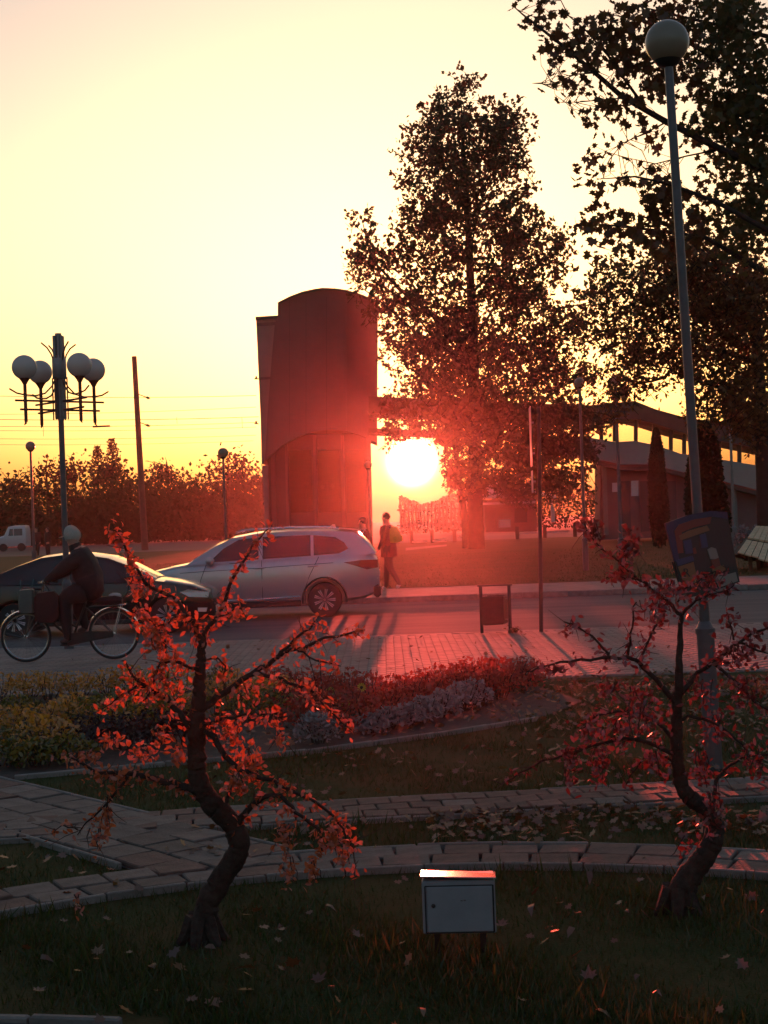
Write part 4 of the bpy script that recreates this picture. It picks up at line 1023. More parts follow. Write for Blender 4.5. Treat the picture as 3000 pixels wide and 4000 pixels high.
# ------------------------------------------------------------------ flower bed plants
def plant(name, label, cat, loc, r, h, n, lsz, lm, group, shape=L_OVAL, stems=9, top=1.0, cup=.5):
    t = thing(name, loc, label, cat, group)
    b = MB()
    for k in range(stems):
        a = rng.uniform(0, 6.3); q = rng.uniform(.2, .95)*r; b.tube(wob((math.cos(a)*q*.25, math.sin(a)*q*.25, -.02), (math.cos(a)*q, math.sin(a)*q, h*rng.uniform(.6, 1.0)), 3, .015), [.006, .005, .004, .002], 5, cap=False)
    b.build('stems', 'twig', t, fix=False)
    th = rng.uniform(0, 2*PI, n); u = rng.random(n); rr = r*np.sqrt(rng.random(n))
    z = h*(1-(rr/r)**2*cup)*(.25+.75*rng.random(n)**(.55*top))
    leaves('foliage', np.stack([rr*np.cos(th), rr*np.sin(th), z], -1), lsz*(.6+.7*rng.random(n)), shape, lm, t, flat=.8)
    return t
ORD = ['first', 'second', 'third', 'fourth', 'fifth', 'sixth', 'seventh', 'eighth', 'ninth', 'tenth', 'eleventh', 'twelfth', 'thirteenth', 'fourteenth', 'fifteenth', 'sixteenth']
def nth(i, n): return 'leftmost' if i == 0 else 'rightmost' if i == n-1 else ORD[i]+' from the left'
gold = [(20, 2735, 17.0), (110, 2720, 17.2), (200, 2715, 17.1), (300, 2715, 16.9), (400, 2705, 17.0), (500, 2700, 17.0), (600, 2700, 16.8), (700, 2705, 16.6), (900, 2700, 16.4), (980, 2720, 16.0), (1060, 2730, 15.8)]
for gi, (px, py, d) in enumerate(sorted(gold)):
    u, v = uv(px, py); x = u/FPX*d
    plant('golden_plant', 'orange gold bushy plant, '+nth(gi, len(gold))+' in the back row of the flower bed', 'plant', (x, d+rng.uniform(-.3, .3), 0), .26+.05*rng.random(), .30+.06*rng.random(), 330, .05, 'leaf_gold', 'gold plants along the back of the flower bed')
mid = ((20, 14.2), (130, 14.0), (240, 14.2), (350, 14.4), (460, 14.3), (570, 14.5), (680, 14.4), (60, 13.0), (170, 12.9), (290, 15.2), (80, 15.3), (480, 15.4), (640, 15.5), (860, 14.9), (960, 14.6), (1060, 14.8))
rows_ = {0: sorted(q for q in mid if q[1] > 14.75), 1: sorted(q for q in mid if 13.5 < q[1] <= 14.75), 2: sorted(q for q in mid if q[1] <= 13.5)}
for px, d in mid:
    rw_ = 0 if d > 14.75 else 1 if d > 13.5 else 2; gi = rows_[rw_].index((px, d))
    u, v = uv(px, 2800); x = u/FPX*d
    plant('leafy_plant', 'yellow green leafy plant, '+nth(gi, len(rows_[rw_]))+' in the '+('rear', 'middle', 'front')[rw_]+' of its three rows', 'plant', (x, d, 0), .27+.06*rng.random(), .27+.1*rng.random(), 300, .058, 'leaf_gold' if rng.random() < .45 else 'leaf_green', 'yellow green plants in the flower bed')
for gi, (px, d) in enumerate(((30, 12.35), (150, 12.3), (265, 12.5))):
    u, v = uv(px, 2950); plant('green_plant', 'low dark green plant, '+nth(gi, 3)+' of three at the near left bed corner', 'plant', (u/FPX*d, d, 0), .25, .24, 330, .06, 'leaf_green', 'dark green plants at the bed corner')
for gi, (px, d) in enumerate(((360, 13.2), (470, 13.0), (600, 13.3), (720, 13.2))):
    u, v = uv(px, 2850); plant('maroon_plant', 'dark maroon bushy plant, '+nth(gi, 4)+' of four behind the left tree', 'plant', (u/FPX*d, d, 0), .28, .33, 420, .05, 'leaf_maroon', 'dark maroon plants in the flower bed')
red = [(1090, 2690, 16.7), (1180, 2700, 16.3), (1270, 2710, 16.0), (1360, 2700, 15.6), (1450, 2700, 15.2), (1550, 2700, 15.4), (1640, 2690, 15.7), (1730, 2680, 16.0), (1820, 2680, 16.2), (1900, 2680, 16.4), (1130, 2760, 15.0), (1240, 2780, 14.6), (1340, 2790, 14.4), (1430, 2790, 14.2), (1520, 2780, 14.6), (1610, 2750, 15.0), (1180, 2830, 13.9), (1330, 2860, 13.6), (1700, 2720, 15.4), (1980, 2690, 16.3), (1950, 2700, 15.6), (2030, 2690, 16.2), (1880, 2700, 15.5), (1800, 2700, 15.6), (2060, 2690, 16.8), (1940, 2690, 16.9)]
rr_ = {0: sorted(q for q in red if q[2] > 15.45), 1: sorted(q for q in red if q[2] <= 15.45)}
for px, py, d in red:
    rw_ = 0 if d > 15.45 else 1; gi = rr_[rw_].index((px, py, d))
    u, v = uv(px, py); plant('red_flower_plant', 'red flowering plant, '+nth(gi, len(rr_[rw_]))+' in the '+('rear', 'front')[rw_]+' row of red plants', 'plant', (u/FPX*d, d, 0), .26+.06*rng.random(), .30+.12*rng.random(), 360, .052, 'leaf_redbed', 'red flowering plants in the flower bed')
sil = [(1240, 2900, 13.0, .21, .30, 'silver leaved shrub, the leftmost, standing by the bed edging beside the left tree'), (1450, 2860, 13.5, .17, .19, None), (1520, 2850, 13.7, .18, .22, None), (1590, 2840, 13.9, .18, .22, None), (1660, 2820, 14.1, .19, .26, None), (1730, 2800, 14.4, .2, .28, None), (1800, 2780, 14.8, .2, .29, None), (1850, 2740, 15.2, .2, .28, None)]
for gi, (px, py, d, r, h, lab) in enumerate(sil):
    u, v = uv(px, py); plant('silver_shrub', lab or 'silver leaved plant, '+nth(gi-1, len(sil)-1)+' in the row along the right bed edge', 'plant', (u/FPX*d, d, 0), r, h, 420, .055, 'leaf_silver', 'silver leaved plants along the bed', stems=12)
u, v = uv(862, 2650); plant('round_shrub', 'round dark green shrub at the back of the bed beside the plaza', 'shrub', (u/FPX*17.05, 17.05, 0), .23, .36, 520, .045, 'leaf_green', None, cup=.8)
for px, py, d in ((1412, 2685, 15.0), (1290, 2700, 15.4), (1352, 2755, 14.6)):
    p = P(px, py, d-.35); f = thing('yellow_flower', (p.x, p.y, 0), {1412: 'small round yellow flower, rightmost of three above the red plants', 1290: 'small round yellow flower nearest the left tree above the red plants', 1352: 'pale round flower, lowest of three above the red plants'}[px], 'flower')
    b = MB(); b.tube([(0, 0, 0), (.01, 0, p.z*.6), (0, 0, p.z)], [.004, .003, .003], 5); b.build('stem', 'twig', f)
    b = MB()
    for k in range(12):
        a = k*PI/6; b.add([(0, 0, p.z), (.038*math.cos(a-.22), -.004, p.z+.038*math.sin(a-.22)), (.046*math.cos(a), -.01, p.z+.046*math.sin(a)), (.038*math.cos(a+.22), -.004, p.z+.038*math.sin(a+.22))], [(0, 1, 2, 3)])
    b.build('petals', 'pack_yellow', f); b = MB(); b.sphere((0, -.006, p.z), .016, 8, 6); b.build('flower_head', 'wood_dark', f)
# lumpy grey green shrubs at the right edge, and a far clump
for px, by, d, r, h, lab in ((2905, 2120, 52, .35, 1.05, 'grey green clipped shrub beside the wooden roof at the right'), (2985, 2130, 52, .55, 1.15, 'larger grey green shrub at the right frame edge above the wooden roof')):
    u, v = uv(px, by); plant('clipped_shrub', lab, 'shrub', (u/FPX*d, d, Z_FAR), r, h, 700, .10, 'leaf_silver', None, cup=.4)

# ================================================================== STREET FURNITURE
def globe_lamp(loc, h, rg, rp, label, group='single globe street lamps', lean=(0, 0), base=1.0, rb=None, post='post_paint'):
    t = thing('globe_lamp', loc, label, 'street lamp', group)
    top = Vector((lean[0], lean[1], h)); rb = rb or rp*1.9
    f = lambda z: (lean[0]*z/h, lean[1]*z/h, z)
    b = MB(); b.tube([f(-.05), f(base)], [rb, rb], 16); b.tube([f(base-.02), f(base+.02)], [rb*1.12, rb*1.12], 16); b.tube([f(base+.02), f(base+.07)], [rb, rp*1.2], 16); b.build('base', post, t, smooth=True)
    b = MB(); b.tube([f(base+.05), f(h*.5), f(h-rg*1.95)], [rp*1.12, rp, rp*.9], 14); b.build('post', post, t, smooth=True)
    b = MB(); c = Vector(f(h-rg)); b.lathe(c, [(rp*.9, -rg*1.15), (rg*.48, -rg*1.02), (rg*.62, -rg*.82), (rg*.5, -rg*.78)], 18); b.build('collar', 'dark_metal', t, smooth=True)
    b = MB(); b.sphere(c, rg, 28, 18); b.build('globe', 'globe', t, smooth=True)
    return t
g0 = G(2790, 3010); gt = P(2600, 80, g0.y)
main_lamp = globe_lamp(g0, gt.z-0, .158, .034, 'tall globe lamp post nearest the viewer, carrying an advert board', lean=(gt.x-g0.x, 0), base=P(2745, 2465, g0.y).z, rb=.064)
for px, py, d, rg, rp, lab in ((116, 1724, 55, .175, .045, 'small globe lamp at the far left between the white van and the cluster lamp'), (868, 1749, 52, .18, .045, 'globe lamp against the dark trees left of the bridge tower'),
                               (1435, 1800, 60, .16, .045, 'globe lamp at the right edge of the bridge tower beside the sun'), (2260, 1475, 44, .15, .045, 'globe lamp half hidden in leaves right of the tallest tree'), (2400, 1467, 42, .145, .045, 'globe lamp above the high end of the covered stair'),
                               (2846, 1545, 54, .12, .05, 'slim pale globe lamp right of the broad thuja')):
    tp = P(px, py, d); globe_lamp((tp.x+.02, d, Z_FAR if d < 90 else 0), tp.z-Z_FAR, rg, rp, lab, lean=(-.0, 0), base=.9, post='grey_steel' if px == 2846 else 'post_paint')

# cluster lamp at the left
dC = 23.75
cl0 = G(268, 2482); cl0 = Vector((P(268, 2482, dC).x, dC, .02))
cl = thing('cluster_lamp', cl0, 'tall street lamp with a cluster of white globes and curved metal bars, behind the cyclist', 'street lamp')
zz = lambda py: P(240, py, dC).z-cl0.z
b = MB(); b.tube([(0, 0, -.05), (0, 0, 1.0)], .075, 16); b.tube([(0, 0, 1.0), (0, 0, 1.06)], [.075, .048], 16); b.tube([(0, 0, 1.04), (0, 0, zz(1640))], [.047, .043], 14); b.build('pole', 'post_paint', cl, smooth=True)
b = MB(); b.tube([(0, 0, zz(1640)), (0, 0, zz(1302))], [.05, .05], 14)
for k in range(4):
    a = k*PI/2+.78; q = (.075*math.cos(a), .075*math.sin(a)); b.tube([(*q, zz(1636)), (*q, zz(1312))], .026, 10)
b.lathe((0, 0, zz(1440)), [(.105, -.16), (.11, -.14), (.11, .14), (.105, .16)], 16); b.build('column_head', 'grey_steel', cl, smooth=True)
for k in range(4):
    a = math.radians(41.5+90*k); ca, sa = math.cos(a), math.sin(a); R_ = .60
    at = lambda r, z: (r*ca, r*sa, z)
    arm = MB(); arm.tube([at(.04, zz(1568)), at(R_+.17, zz(1568)-.0)], .016, 8); arm.tube([at(.04, zz(1602)), at(R_+.09, zz(1602))], .016, 8)
    arm.tube([at(R_, zz(1650)), at(R_, zz(1500))], .026, 10); arm.tube([at(R_+.0, zz(1652)), at(R_+.03, zz(1662))], [.022, .006], 8); arm = arm.build('arm', 'red_steel', cl, smooth=True)
    cu = MB(); cu.tube([at(.07, zz(1478)), at(.14, zz(1510)), at(.26, zz(1538)), at(.42, zz(1548)), at(R_, zz(1546)), at(R_+.14, zz(1540)), at(R_+.26, zz(1524))], .013, 8); cu.build('scroll', 'red_steel', cl, smooth=True)
    cu = MB(); cu.tube([at(.09, zz(1415)), at(.13, zz(1385)), at(.2, zz(1360)), at(.30, zz(1342))], .012, 8); cu.build('upper_scroll', 'red_steel', cl, smooth=True)
    cu = MB(); cu.lathe(at(R_, zz(1500)), [(.03, -.02), (.05, .02), (.10, .09), (.12, .10), (.09, .11)], 16); cu.build('cup', 'red_steel', cl, smooth=True)
    cu = MB(); cu.sphere(at(R_, zz(1440)), .188, 26, 16); cu.build('globe', 'globe_white', cl, smooth=True)
    rod = MB(); a2 = a+.5; rod.tube([(.13*math.cos(a2), .13*math.sin(a2), zz(1640)), (.13*math.cos(a2), .13*math.sin(a2), zz(1475))], .011, 8); rod.build('rod', 'red_steel', cl, smooth=True)

# leaning concrete pole and the railway wires
dP = 104.0
pb = P(562, 2010, dP); pb.z = -.07; ptop = P(524, 1392, dP)
po = thing('concrete_pole', pb, 'leaning concrete pole with a square top rising above the railway trees', 'pole'); 
b = MB(); b.tube([(0, 0, -.1), (ptop.x-pb.x, 0, ptop.z-pb.z)], [.235, .165], 10); b.build('shaft', 'pole_concrete', po, smooth=True)
for y_ in (1540, 1648):
    q = P(540, y_, dP)-pb; s = MB(); s.tube([q, q+Vector((.55, 0, -.22)), q+Vector((.8, 0, -.34))], .035, 6); s.tube([q+Vector((.55, 0, -.22)), q+Vector((.72, 0, -.3))], .085, 8); s.build('insulator', 'dark_metal', po)
wi = thing('overhead_wires', (0, 105, 8), 'thin railway overhead wires crossing the sky left of the tower', 'wires'); O = wi.location.copy()
for (x0, y0, x1, y1, d, r) in ((-150, 1543, 1000, 1545, 105, .018), (-150, 1618, 1000, 1590, 107, .014), (-150, 1636, 1010, 1628, 104, .02), (-150, 1664, 1000, 1650, 108, .016), (-150, 1680, 1000, 1668, 110, .014), (-150, 1712, 1000, 1700, 112, .014), (-150, 1735, 990, 1722, 112, .012)):
    a, e = P(x0, y0, d), P(x1, y1, d); n = 8
    pts = [a.lerp(e, i/n)-Vector((0, 0, .5*4*(i/n)*(1-i/n)*.3))-O for i in range(n+1)]; b = MB(); b.tube(pts, r, 5, cap=False); b.build('wire', 'wire', wi)
for x, y0, y1, d in ((945, 1632, 1672, 104), (690, 1630, 1655, 104), (168, 1655, 1705, 106)):
    b = MB(); b.tube([P(x, y0, d)-O, P(x+2, y1, d)-O], .014, 4); b.build('dropper', 'wire', wi)
b = MB(); b.tube([P(362, 1667, 106)-O, P(430, 1664, 106)-O], .07, 6); b.build('section_insulator', 'dark_metal', wi)

# litter bin at the kerb
bn0 = P(1938, 2466, 23.8); bn0.z = .022
bn = thing('litter_bin', bn0, 'dark open frame litter bin standing on the plaza edge by the road', 'litter bin')
Wb, Hb = .44, .72
for s in (-1, 1):
    b = MB(); b.box((s*Wb/2, 0, Hb/2), (.05, .05, Hb), bev=.006); b.build('upright', 'dark_metal', bn)
b = MB(); b.box((0, 0, Hb+.014), (Wb+.10, .07, .027), bev=.005); b.build('top_bar', 'dark_metal', bn)
b = MB(); b.lathe((0, 0, .13), [(.14, 0), (.165, .02), (.172, .43), (.160, .44), (.155, .425)], 4); 
me = b.mesh('bucket', 'dark_metal'); o = link('bucket', me, bn); o.rotation_euler = (0, 0, PI/4); o.scale = (1.85, 1.0, 1)
for s in (-1, 1):
    for z in (.2, .52):
        b = MB(); b.box((s*.18, 0, z), (.075, .018, .016)); b.build('pivot', 'grey_steel', bn)
leaves('leaf_pile', np.array([bn0+Vector((.27+random.gauss(0, .05), random.gauss(0, .06), abs(random.gauss(0, .05)))) for _ in range(60)]), .07, L_MAPLE, 'leaf_fallen', None, flat=.7)

# sign post seen edge on
sp0 = P(2114, 2463, 23.8); sp0.z = .022; stop = P(2098, 1588, 23.8)
sp = thing('sign_post', sp0, 'tall thin signpost with its plates seen edge on, right of the litter bin', 'signpost')
b = MB(); b.tube([(0, 0, -.02), (stop.x-sp0.x-.035+.06, 0, stop.z-sp0.z)], [.034, .030], 10); b.build('post', 'dark_metal', sp, smooth=True)
def plate(y0, y1, w, m, nm):
    z0, z1 = P(2100, y1, 23.8).z-sp0.z, P(2100, y0, 23.8).z-sp0.z
    b = MB(); b.box((0, 0, (z0+z1)/2), (.012, w, z1-z0), Matrix.Rotation(math.radians(-3.5), 3, 'Z'), bev=.003); o = b.build(nm, m, sp); o.location = (-.056, .02, 0); return o
plate(1590, 1822, .6, 'sign_sheet', 'sign_plate'); plate(1838, 1925, .45, 'sign_sheet', 'sign_plate')
b = MB(); 
for y_ in (1650, 1770, 1880): b.box((-.028, 0, P(2100, y_, 23.8).z-sp0.z), (.05, .02, .03))
b.build('bracket', 'grey_steel', sp)

# advert board hung on the tall lamp post
ad0 = P(2738, 2150, g0.y-.16)
ad = thing('advert_board', ad0, 'dark printed advert board with a violet border hung on the tall globe lamp post', 'sign'); ad.rotation_euler = (math.radians(-6), math.radians(-3.5), math.radians(16))
kx = (g0.y-.16)/FPX
def adp(px, py): return ((px-2738)*kx*1.04, (2150-py)*kx)
def adpoly(name, pts, m, y, par=ad, th=.004):
    b = MB(); b.prism([(adp(*p)[0], y, adp(*p)[1]) for p in pts], (0, th, 0)); return b.build(name, m, par)
panel = adpoly('panel', [(2606, 2030), (2700, 2008), (2800, 2000), (2868, 2012), (2880, 2290), (2740, 2318), (2642, 2330)], 'ad_black', 0, th=.018)
adpoly('border', [(2606, 2030), (2700, 2008), (2800, 2000), (2868, 2012), (2868, 2040), (2800, 2022), (2660, 2040), (2638, 2062), (2644, 2180), (2622, 2182)], 'ad_violet', -.004, panel)
adpoly('printed_arch', [(2640, 2064), (2662, 2040), (2730, 2026), (2800, 2024), (2790, 2050), (2720, 2058), (2668, 2072), (2664, 2152), (2642, 2152)], 'ad_red', -.006, panel)
adpoly('printed_band', [(2654, 2084), (2700, 2068), (2776, 2056), (2784, 2076), (2700, 2094), (2660, 2102)], 'ad_amber', -.007, panel)
adpoly('printed_block', [(2670, 2106), (2702, 2102), (2704, 2156), (2672, 2158)], 'ad_blue', -.005, panel)
adpoly('printed_block', [(2740, 2090), (2766, 2086), (2768, 2140), (2742, 2142)], 'ad_blue', -.005, panel)
adpoly('printed_block', [(2704, 2138), (2716, 2136), (2718, 2160), (2705, 2161)], 'ad_red', -.0055, panel)
adpoly('printed_strip', [(2630, 2176), (2700, 2166), (2704, 2186), (2634, 2200)], 'ad_blue', -.005, panel)
adpoly('printed_figure', [(2764, 2150), (2782, 2142), (2800, 2150), (2806, 2186), (2790, 2190), (2770, 2188)], 'ad_cream', -.005, panel)
adpoly('printed_figure', [(2772, 2192), (2806, 2188), (2810, 2218), (2776, 2224)], 'ad_red', -.005, panel)
adpoly('printed_field', [(2634, 2204), (2700, 2192), (2706, 2262), (2650, 2280)], 'ad_amber', -.005, panel)
adpoly('printed_field', [(2770, 2226), (2822, 2216), (2830, 2240), (2776, 2250)], 'ad_amber', -.005, panel)
adpoly('printed_field', [(2780, 2262), (2868, 2250), (2872, 2286), (2790, 2302)], 'ad_cream', -.005, panel)
fc = bpy.data.curves.new('letter', 'FONT'); fc.body = 'R'; fc.size = .088; fc.extrude = .001; fc.align_x = 'CENTER'; fc.materials.append(MATS['ad_black'])
lo0 = bpy.data.objects.new('tmp', fc); C.objects.link(lo0); lm_ = bpy.data.meshes.new_from_object(lo0.evaluated_get(bpy.context.evaluated_depsgraph_get())); bpy.data.objects.remove(lo0)
lo = link('letter', lm_, panel); lo.location = (adp(2664, 2246)[0], -.0075, adp(2664, 2246)[1]); lo.rotation_euler = (PI/2, 0, 0)
b = MB(); b.tube([(adp(2618, 2180)[0], .012, adp(2618, 2180)[1]), (adp(2646, 2345)[0], .012, adp(2646, 2345)[1])], .008, 8); b.build('frame_bar', 'dark_metal', ad)
b = MB()
for y_ in (2060, 2240): b.box((adp(2738, y_)[0]+.03, .08, adp(2738, y_)[1]), (.10, .16, .02))
b.build('clamp', 'dark_metal', ad)

# little wooden roof at the right frame edge
wr0 = P(2960, 2140, 40); wr0.z = Z_FAR
wr = thing('wooden_canopy', wr0, 'low plank roofed wooden canopy with planks toned as if lit at the right frame edge', 'shelter')
O = wr0.copy()
tl, tr_, br, bl = P(2952, 2060, 40.9), P(3190, 2072, 41.2), P(3230, 2262, 39.6), P(2881, 2160, 39.8)
tl2 = P(2935, 2105, 40.9)
npl = 13
for i in range(npl):
    a0, a1 = i/npl, (i+.9)/npl
    for (s0, s1, dz) in ((0, .46, .02), (.52, 1.0, 0)):
        q = lambda u_, s_: (tl.lerp(tr_, u_)).lerp(bl.lerp(br, u_), s_)
        b = MB(); nrm = (tr_-tl).cross(bl-tl).normalized(); nrm = nrm if nrm.z > 0 else -nrm
        j = random.uniform(-.012, .012)
        b.prism([q(a0, s0)-O, q(a1, s0)-O, q(a1, min(1.03, s1+j*2))-O, q(a0, min(1.03, s1+j*2))-O], nrm*(.03+abs(j))+Vector((0, 0, dz))); b.build('plank', 'wood_lit', wr)
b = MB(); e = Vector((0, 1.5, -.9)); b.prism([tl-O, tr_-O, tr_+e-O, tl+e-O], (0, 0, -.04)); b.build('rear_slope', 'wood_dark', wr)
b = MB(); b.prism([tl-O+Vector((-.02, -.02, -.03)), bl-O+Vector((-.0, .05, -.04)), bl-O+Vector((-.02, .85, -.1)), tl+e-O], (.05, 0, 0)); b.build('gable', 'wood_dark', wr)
for u_, s_ in ((.12, .8), (.9, .8), (.12, .3), (.9, .3)):
    q = (tl.lerp(tr_, u_)).lerp(bl.lerp(br, u_), s_); b = MB(); b.box((q.x-O.x, q.y-O.y+.15, (q.z-O.z-.05)/2), (.09, .09, max(.1, q.z-O.z-.03))); b.build('post', 'wood_dark', wr)

# ================================================================== VEHICLES
def loft(b, secs, mi=None):
    """secs: list of half outlines [(y,z)...] with x; mirrored to closed rings"""
    rings = []
    for x, hs in secs:
        r = [(x, y, z) for y, z in hs] + [(x, -y, z) for y, z in reversed(hs) if y > 1e-6]
        rings.append(r)
    n = len(rings[0]); vs = [p for r in rings for p in r]; fs = []
    for i in range(len(rings)-1):
        for k in range(n): fs.append((i*n+k, i*n+(k+1) % n, (i+1)*n+(k+1) % n, (i+1)*n+k))
    fs.append(tuple(range(n-1, -1, -1))); fs.append(tuple(range((len(rings)-1)*n, len(rings)*n)))
    b.add(vs, fs, mi); return b
def cut(me, cutter_mb):
    """boolean difference, evaluated here"""
    a = bpy.data.objects.new('tmp', me); c = bpy.data.objects.new('tmpc', cutter_mb.mesh('tmpc', 'seam')); C.objects.link(a); C.objects.link(c)
    md = a.modifiers.new('b', 'BOOLEAN'); md.object = c; md.operation = 'DIFFERENCE'; md.solver = 'EXACT'
    dg = bpy.context.evaluated_depsgraph_get(); out = bpy.data.meshes.new_from_object(a.evaluated_get(dg), depsgraph=dg)
    bpy.data.objects.remove(a); bpy.data.objects.remove(c); return out
def interp(xs, x): return float(np.interp(x, [p[0] for p in xs], [p[1] for p in xs]))
def wheel(par, x, y, r, nsp, side):
    w = MB(); w.lathe((x, y, r), [(r*.62, -.105), (r*.95, -.11), (r, -.08), (r, .08), (r*.95, .11), (r*.62, .105)], 36, 'Y'); tyre = w.build('wheel', 'rubber', par, smooth=True)
    q = MB(); yo = y+side*.085
    q.torus((x, yo, r), r*.63, .018, 36, 8)
    for k in range(nsp):
        for dl in (-.09, .09):
            a = 2*PI*k/nsp; p0 = Vector((x+.04*math.cos(a+dl*2), yo, r+.04*math.sin(a+dl*2))); p1 = Vector((x+r*.62*math.cos(a+dl), yo+side*.012, r+r*.62*math.sin(a+dl))); q.tube([p0, p1], [.021, .016], 6)
    q.lathe((x, yo, r), [(.05, -.02*side), (.055, .0), (.03, .02*side)], 14, 'Y'); q.build('rim', 'alloy', tyre, smooth=True)
    d = MB(); d.lathe((x, y+side*.02, r), [(r*.6, -.01), (r*.6, .01)], 28, 'Y'); d.build('brake_disc', 'dark_metal', tyre)
def car(name, label, cat, loc, rz, paint, top, bot, width, gh_base, gh_roof, gw, dlo, wheels, r_w, L, extra, group='cars on the road', glass='car_glass'):
    """x runs from the front bumper (0) to the rear (L); the root sits mid-car on the road"""
    t = thing(name, loc, label, cat, group, rz); X0 = -L/2
    xs = sorted(set([p[0] for p in top]+[p[0] for p in bot]+[p[0] for p in width]+list(np.linspace(0, L, 22))))
    secs = []
    for x in xs:
        zt, zb, w = interp(top, x), interp(bot, x), interp(width, x); h = zt-zb
        secs.append((X0+x, [(0, zb), (w*.80, zb), (w*.95, zb+.05), (w*.985, zb+h*.22), (w, zb+h*.5), (w*.985, zb+h*.78), (w*.955, zt-h*.06), (w*.90, zt-.004), (w*.55, zt+.02), (0, zt+.028)]))
    b = MB(); loft(b, secs); me = b.mesh('body', [paint])
    cu = MB()
    for x in wheels:
        cu.lathe((X0+x, 0, r_w), [(r_w*1.17, -2), (r_w*1.17, 2)], 32, 'Y')
    # keep the middle: cut both sides only
    cc = MB()
    for x in wheels:
        for s in (-1, 1): cc.lathe((X0+x, s*.95, r_w), [(r_w*1.17, -.42), (r_w*1.17, .42)], 32, 'Y')
    me = cut(me, cc); me.name = 'body'
    me.polygons.foreach_set('use_smooth', [True]*len(me.polygons)); me.set_sharp_from_angle(angle=math.radians(35))
    body = link('body', me, t)
    # greenhouse
    secs = []
    xr = sorted(set([p[0] for p in gh_roof]+list(np.linspace(gh_roof[0][0], gh_roof[-1][0], 16))))
    gy = lambda z: gw[0]-(z-gw[2])*gw[1]
    for x in xr:
        zr, zb = interp(gh_roof, x), interp(gh_base, x)-.03; zr = max(zr, zb+.03)
        zs = max(zb+.01, zr-.07)
        secs.append((X0+x, [(0, zb), (gy(zb), zb), (gy(zs), zs), (gy(zs)-.045, zr-.018), (gy(zs)*.5, zr+.012), (0, zr+.02)]))
    b = MB(); loft(b, secs); b.build('cabin', paint, t, smooth=True)
    for s in (-1, 1):
        for poly in dlo:
            b = MB(); b.prism([(X0+x, s*(gy(z)+.004), z) for x, z in poly], (0, s*.006, 0)); b.build('window', glass if True else 0, t)
    for x in wheels:
        for s in (-1, 1): wheel(t, X0+x, s*(interp(width, x)-.115), r_w, 9 if cat == 'car' else 10, s)
    extra(t, X0, gy)
    return t
def strip(par, name, m, pts, s, y, th=.008, w=.012):
    b = MB(); b.tube([(x, s*y, z) for x, z in pts], w, 6); return b.build(name, m, par, smooth=True)
def cross_pane(par, name, m, x0, z0, x1, z1, y0, y1, push):
    b = MB(); v = Vector((x1-x0, 0, z1-z0)); nn = Vector((-v.z, 0, v.x)).normalized(); nn = nn if nn.z > 0 else -nn
    P4 = [Vector((x0, -y0, z0)), Vector((x0, y0, z0)), Vector((x1, y1, z1)), Vector((x1, -y1, z1))]; b.prism([p+nn*push for p in P4], nn*.006); return b.build(name, m, par)

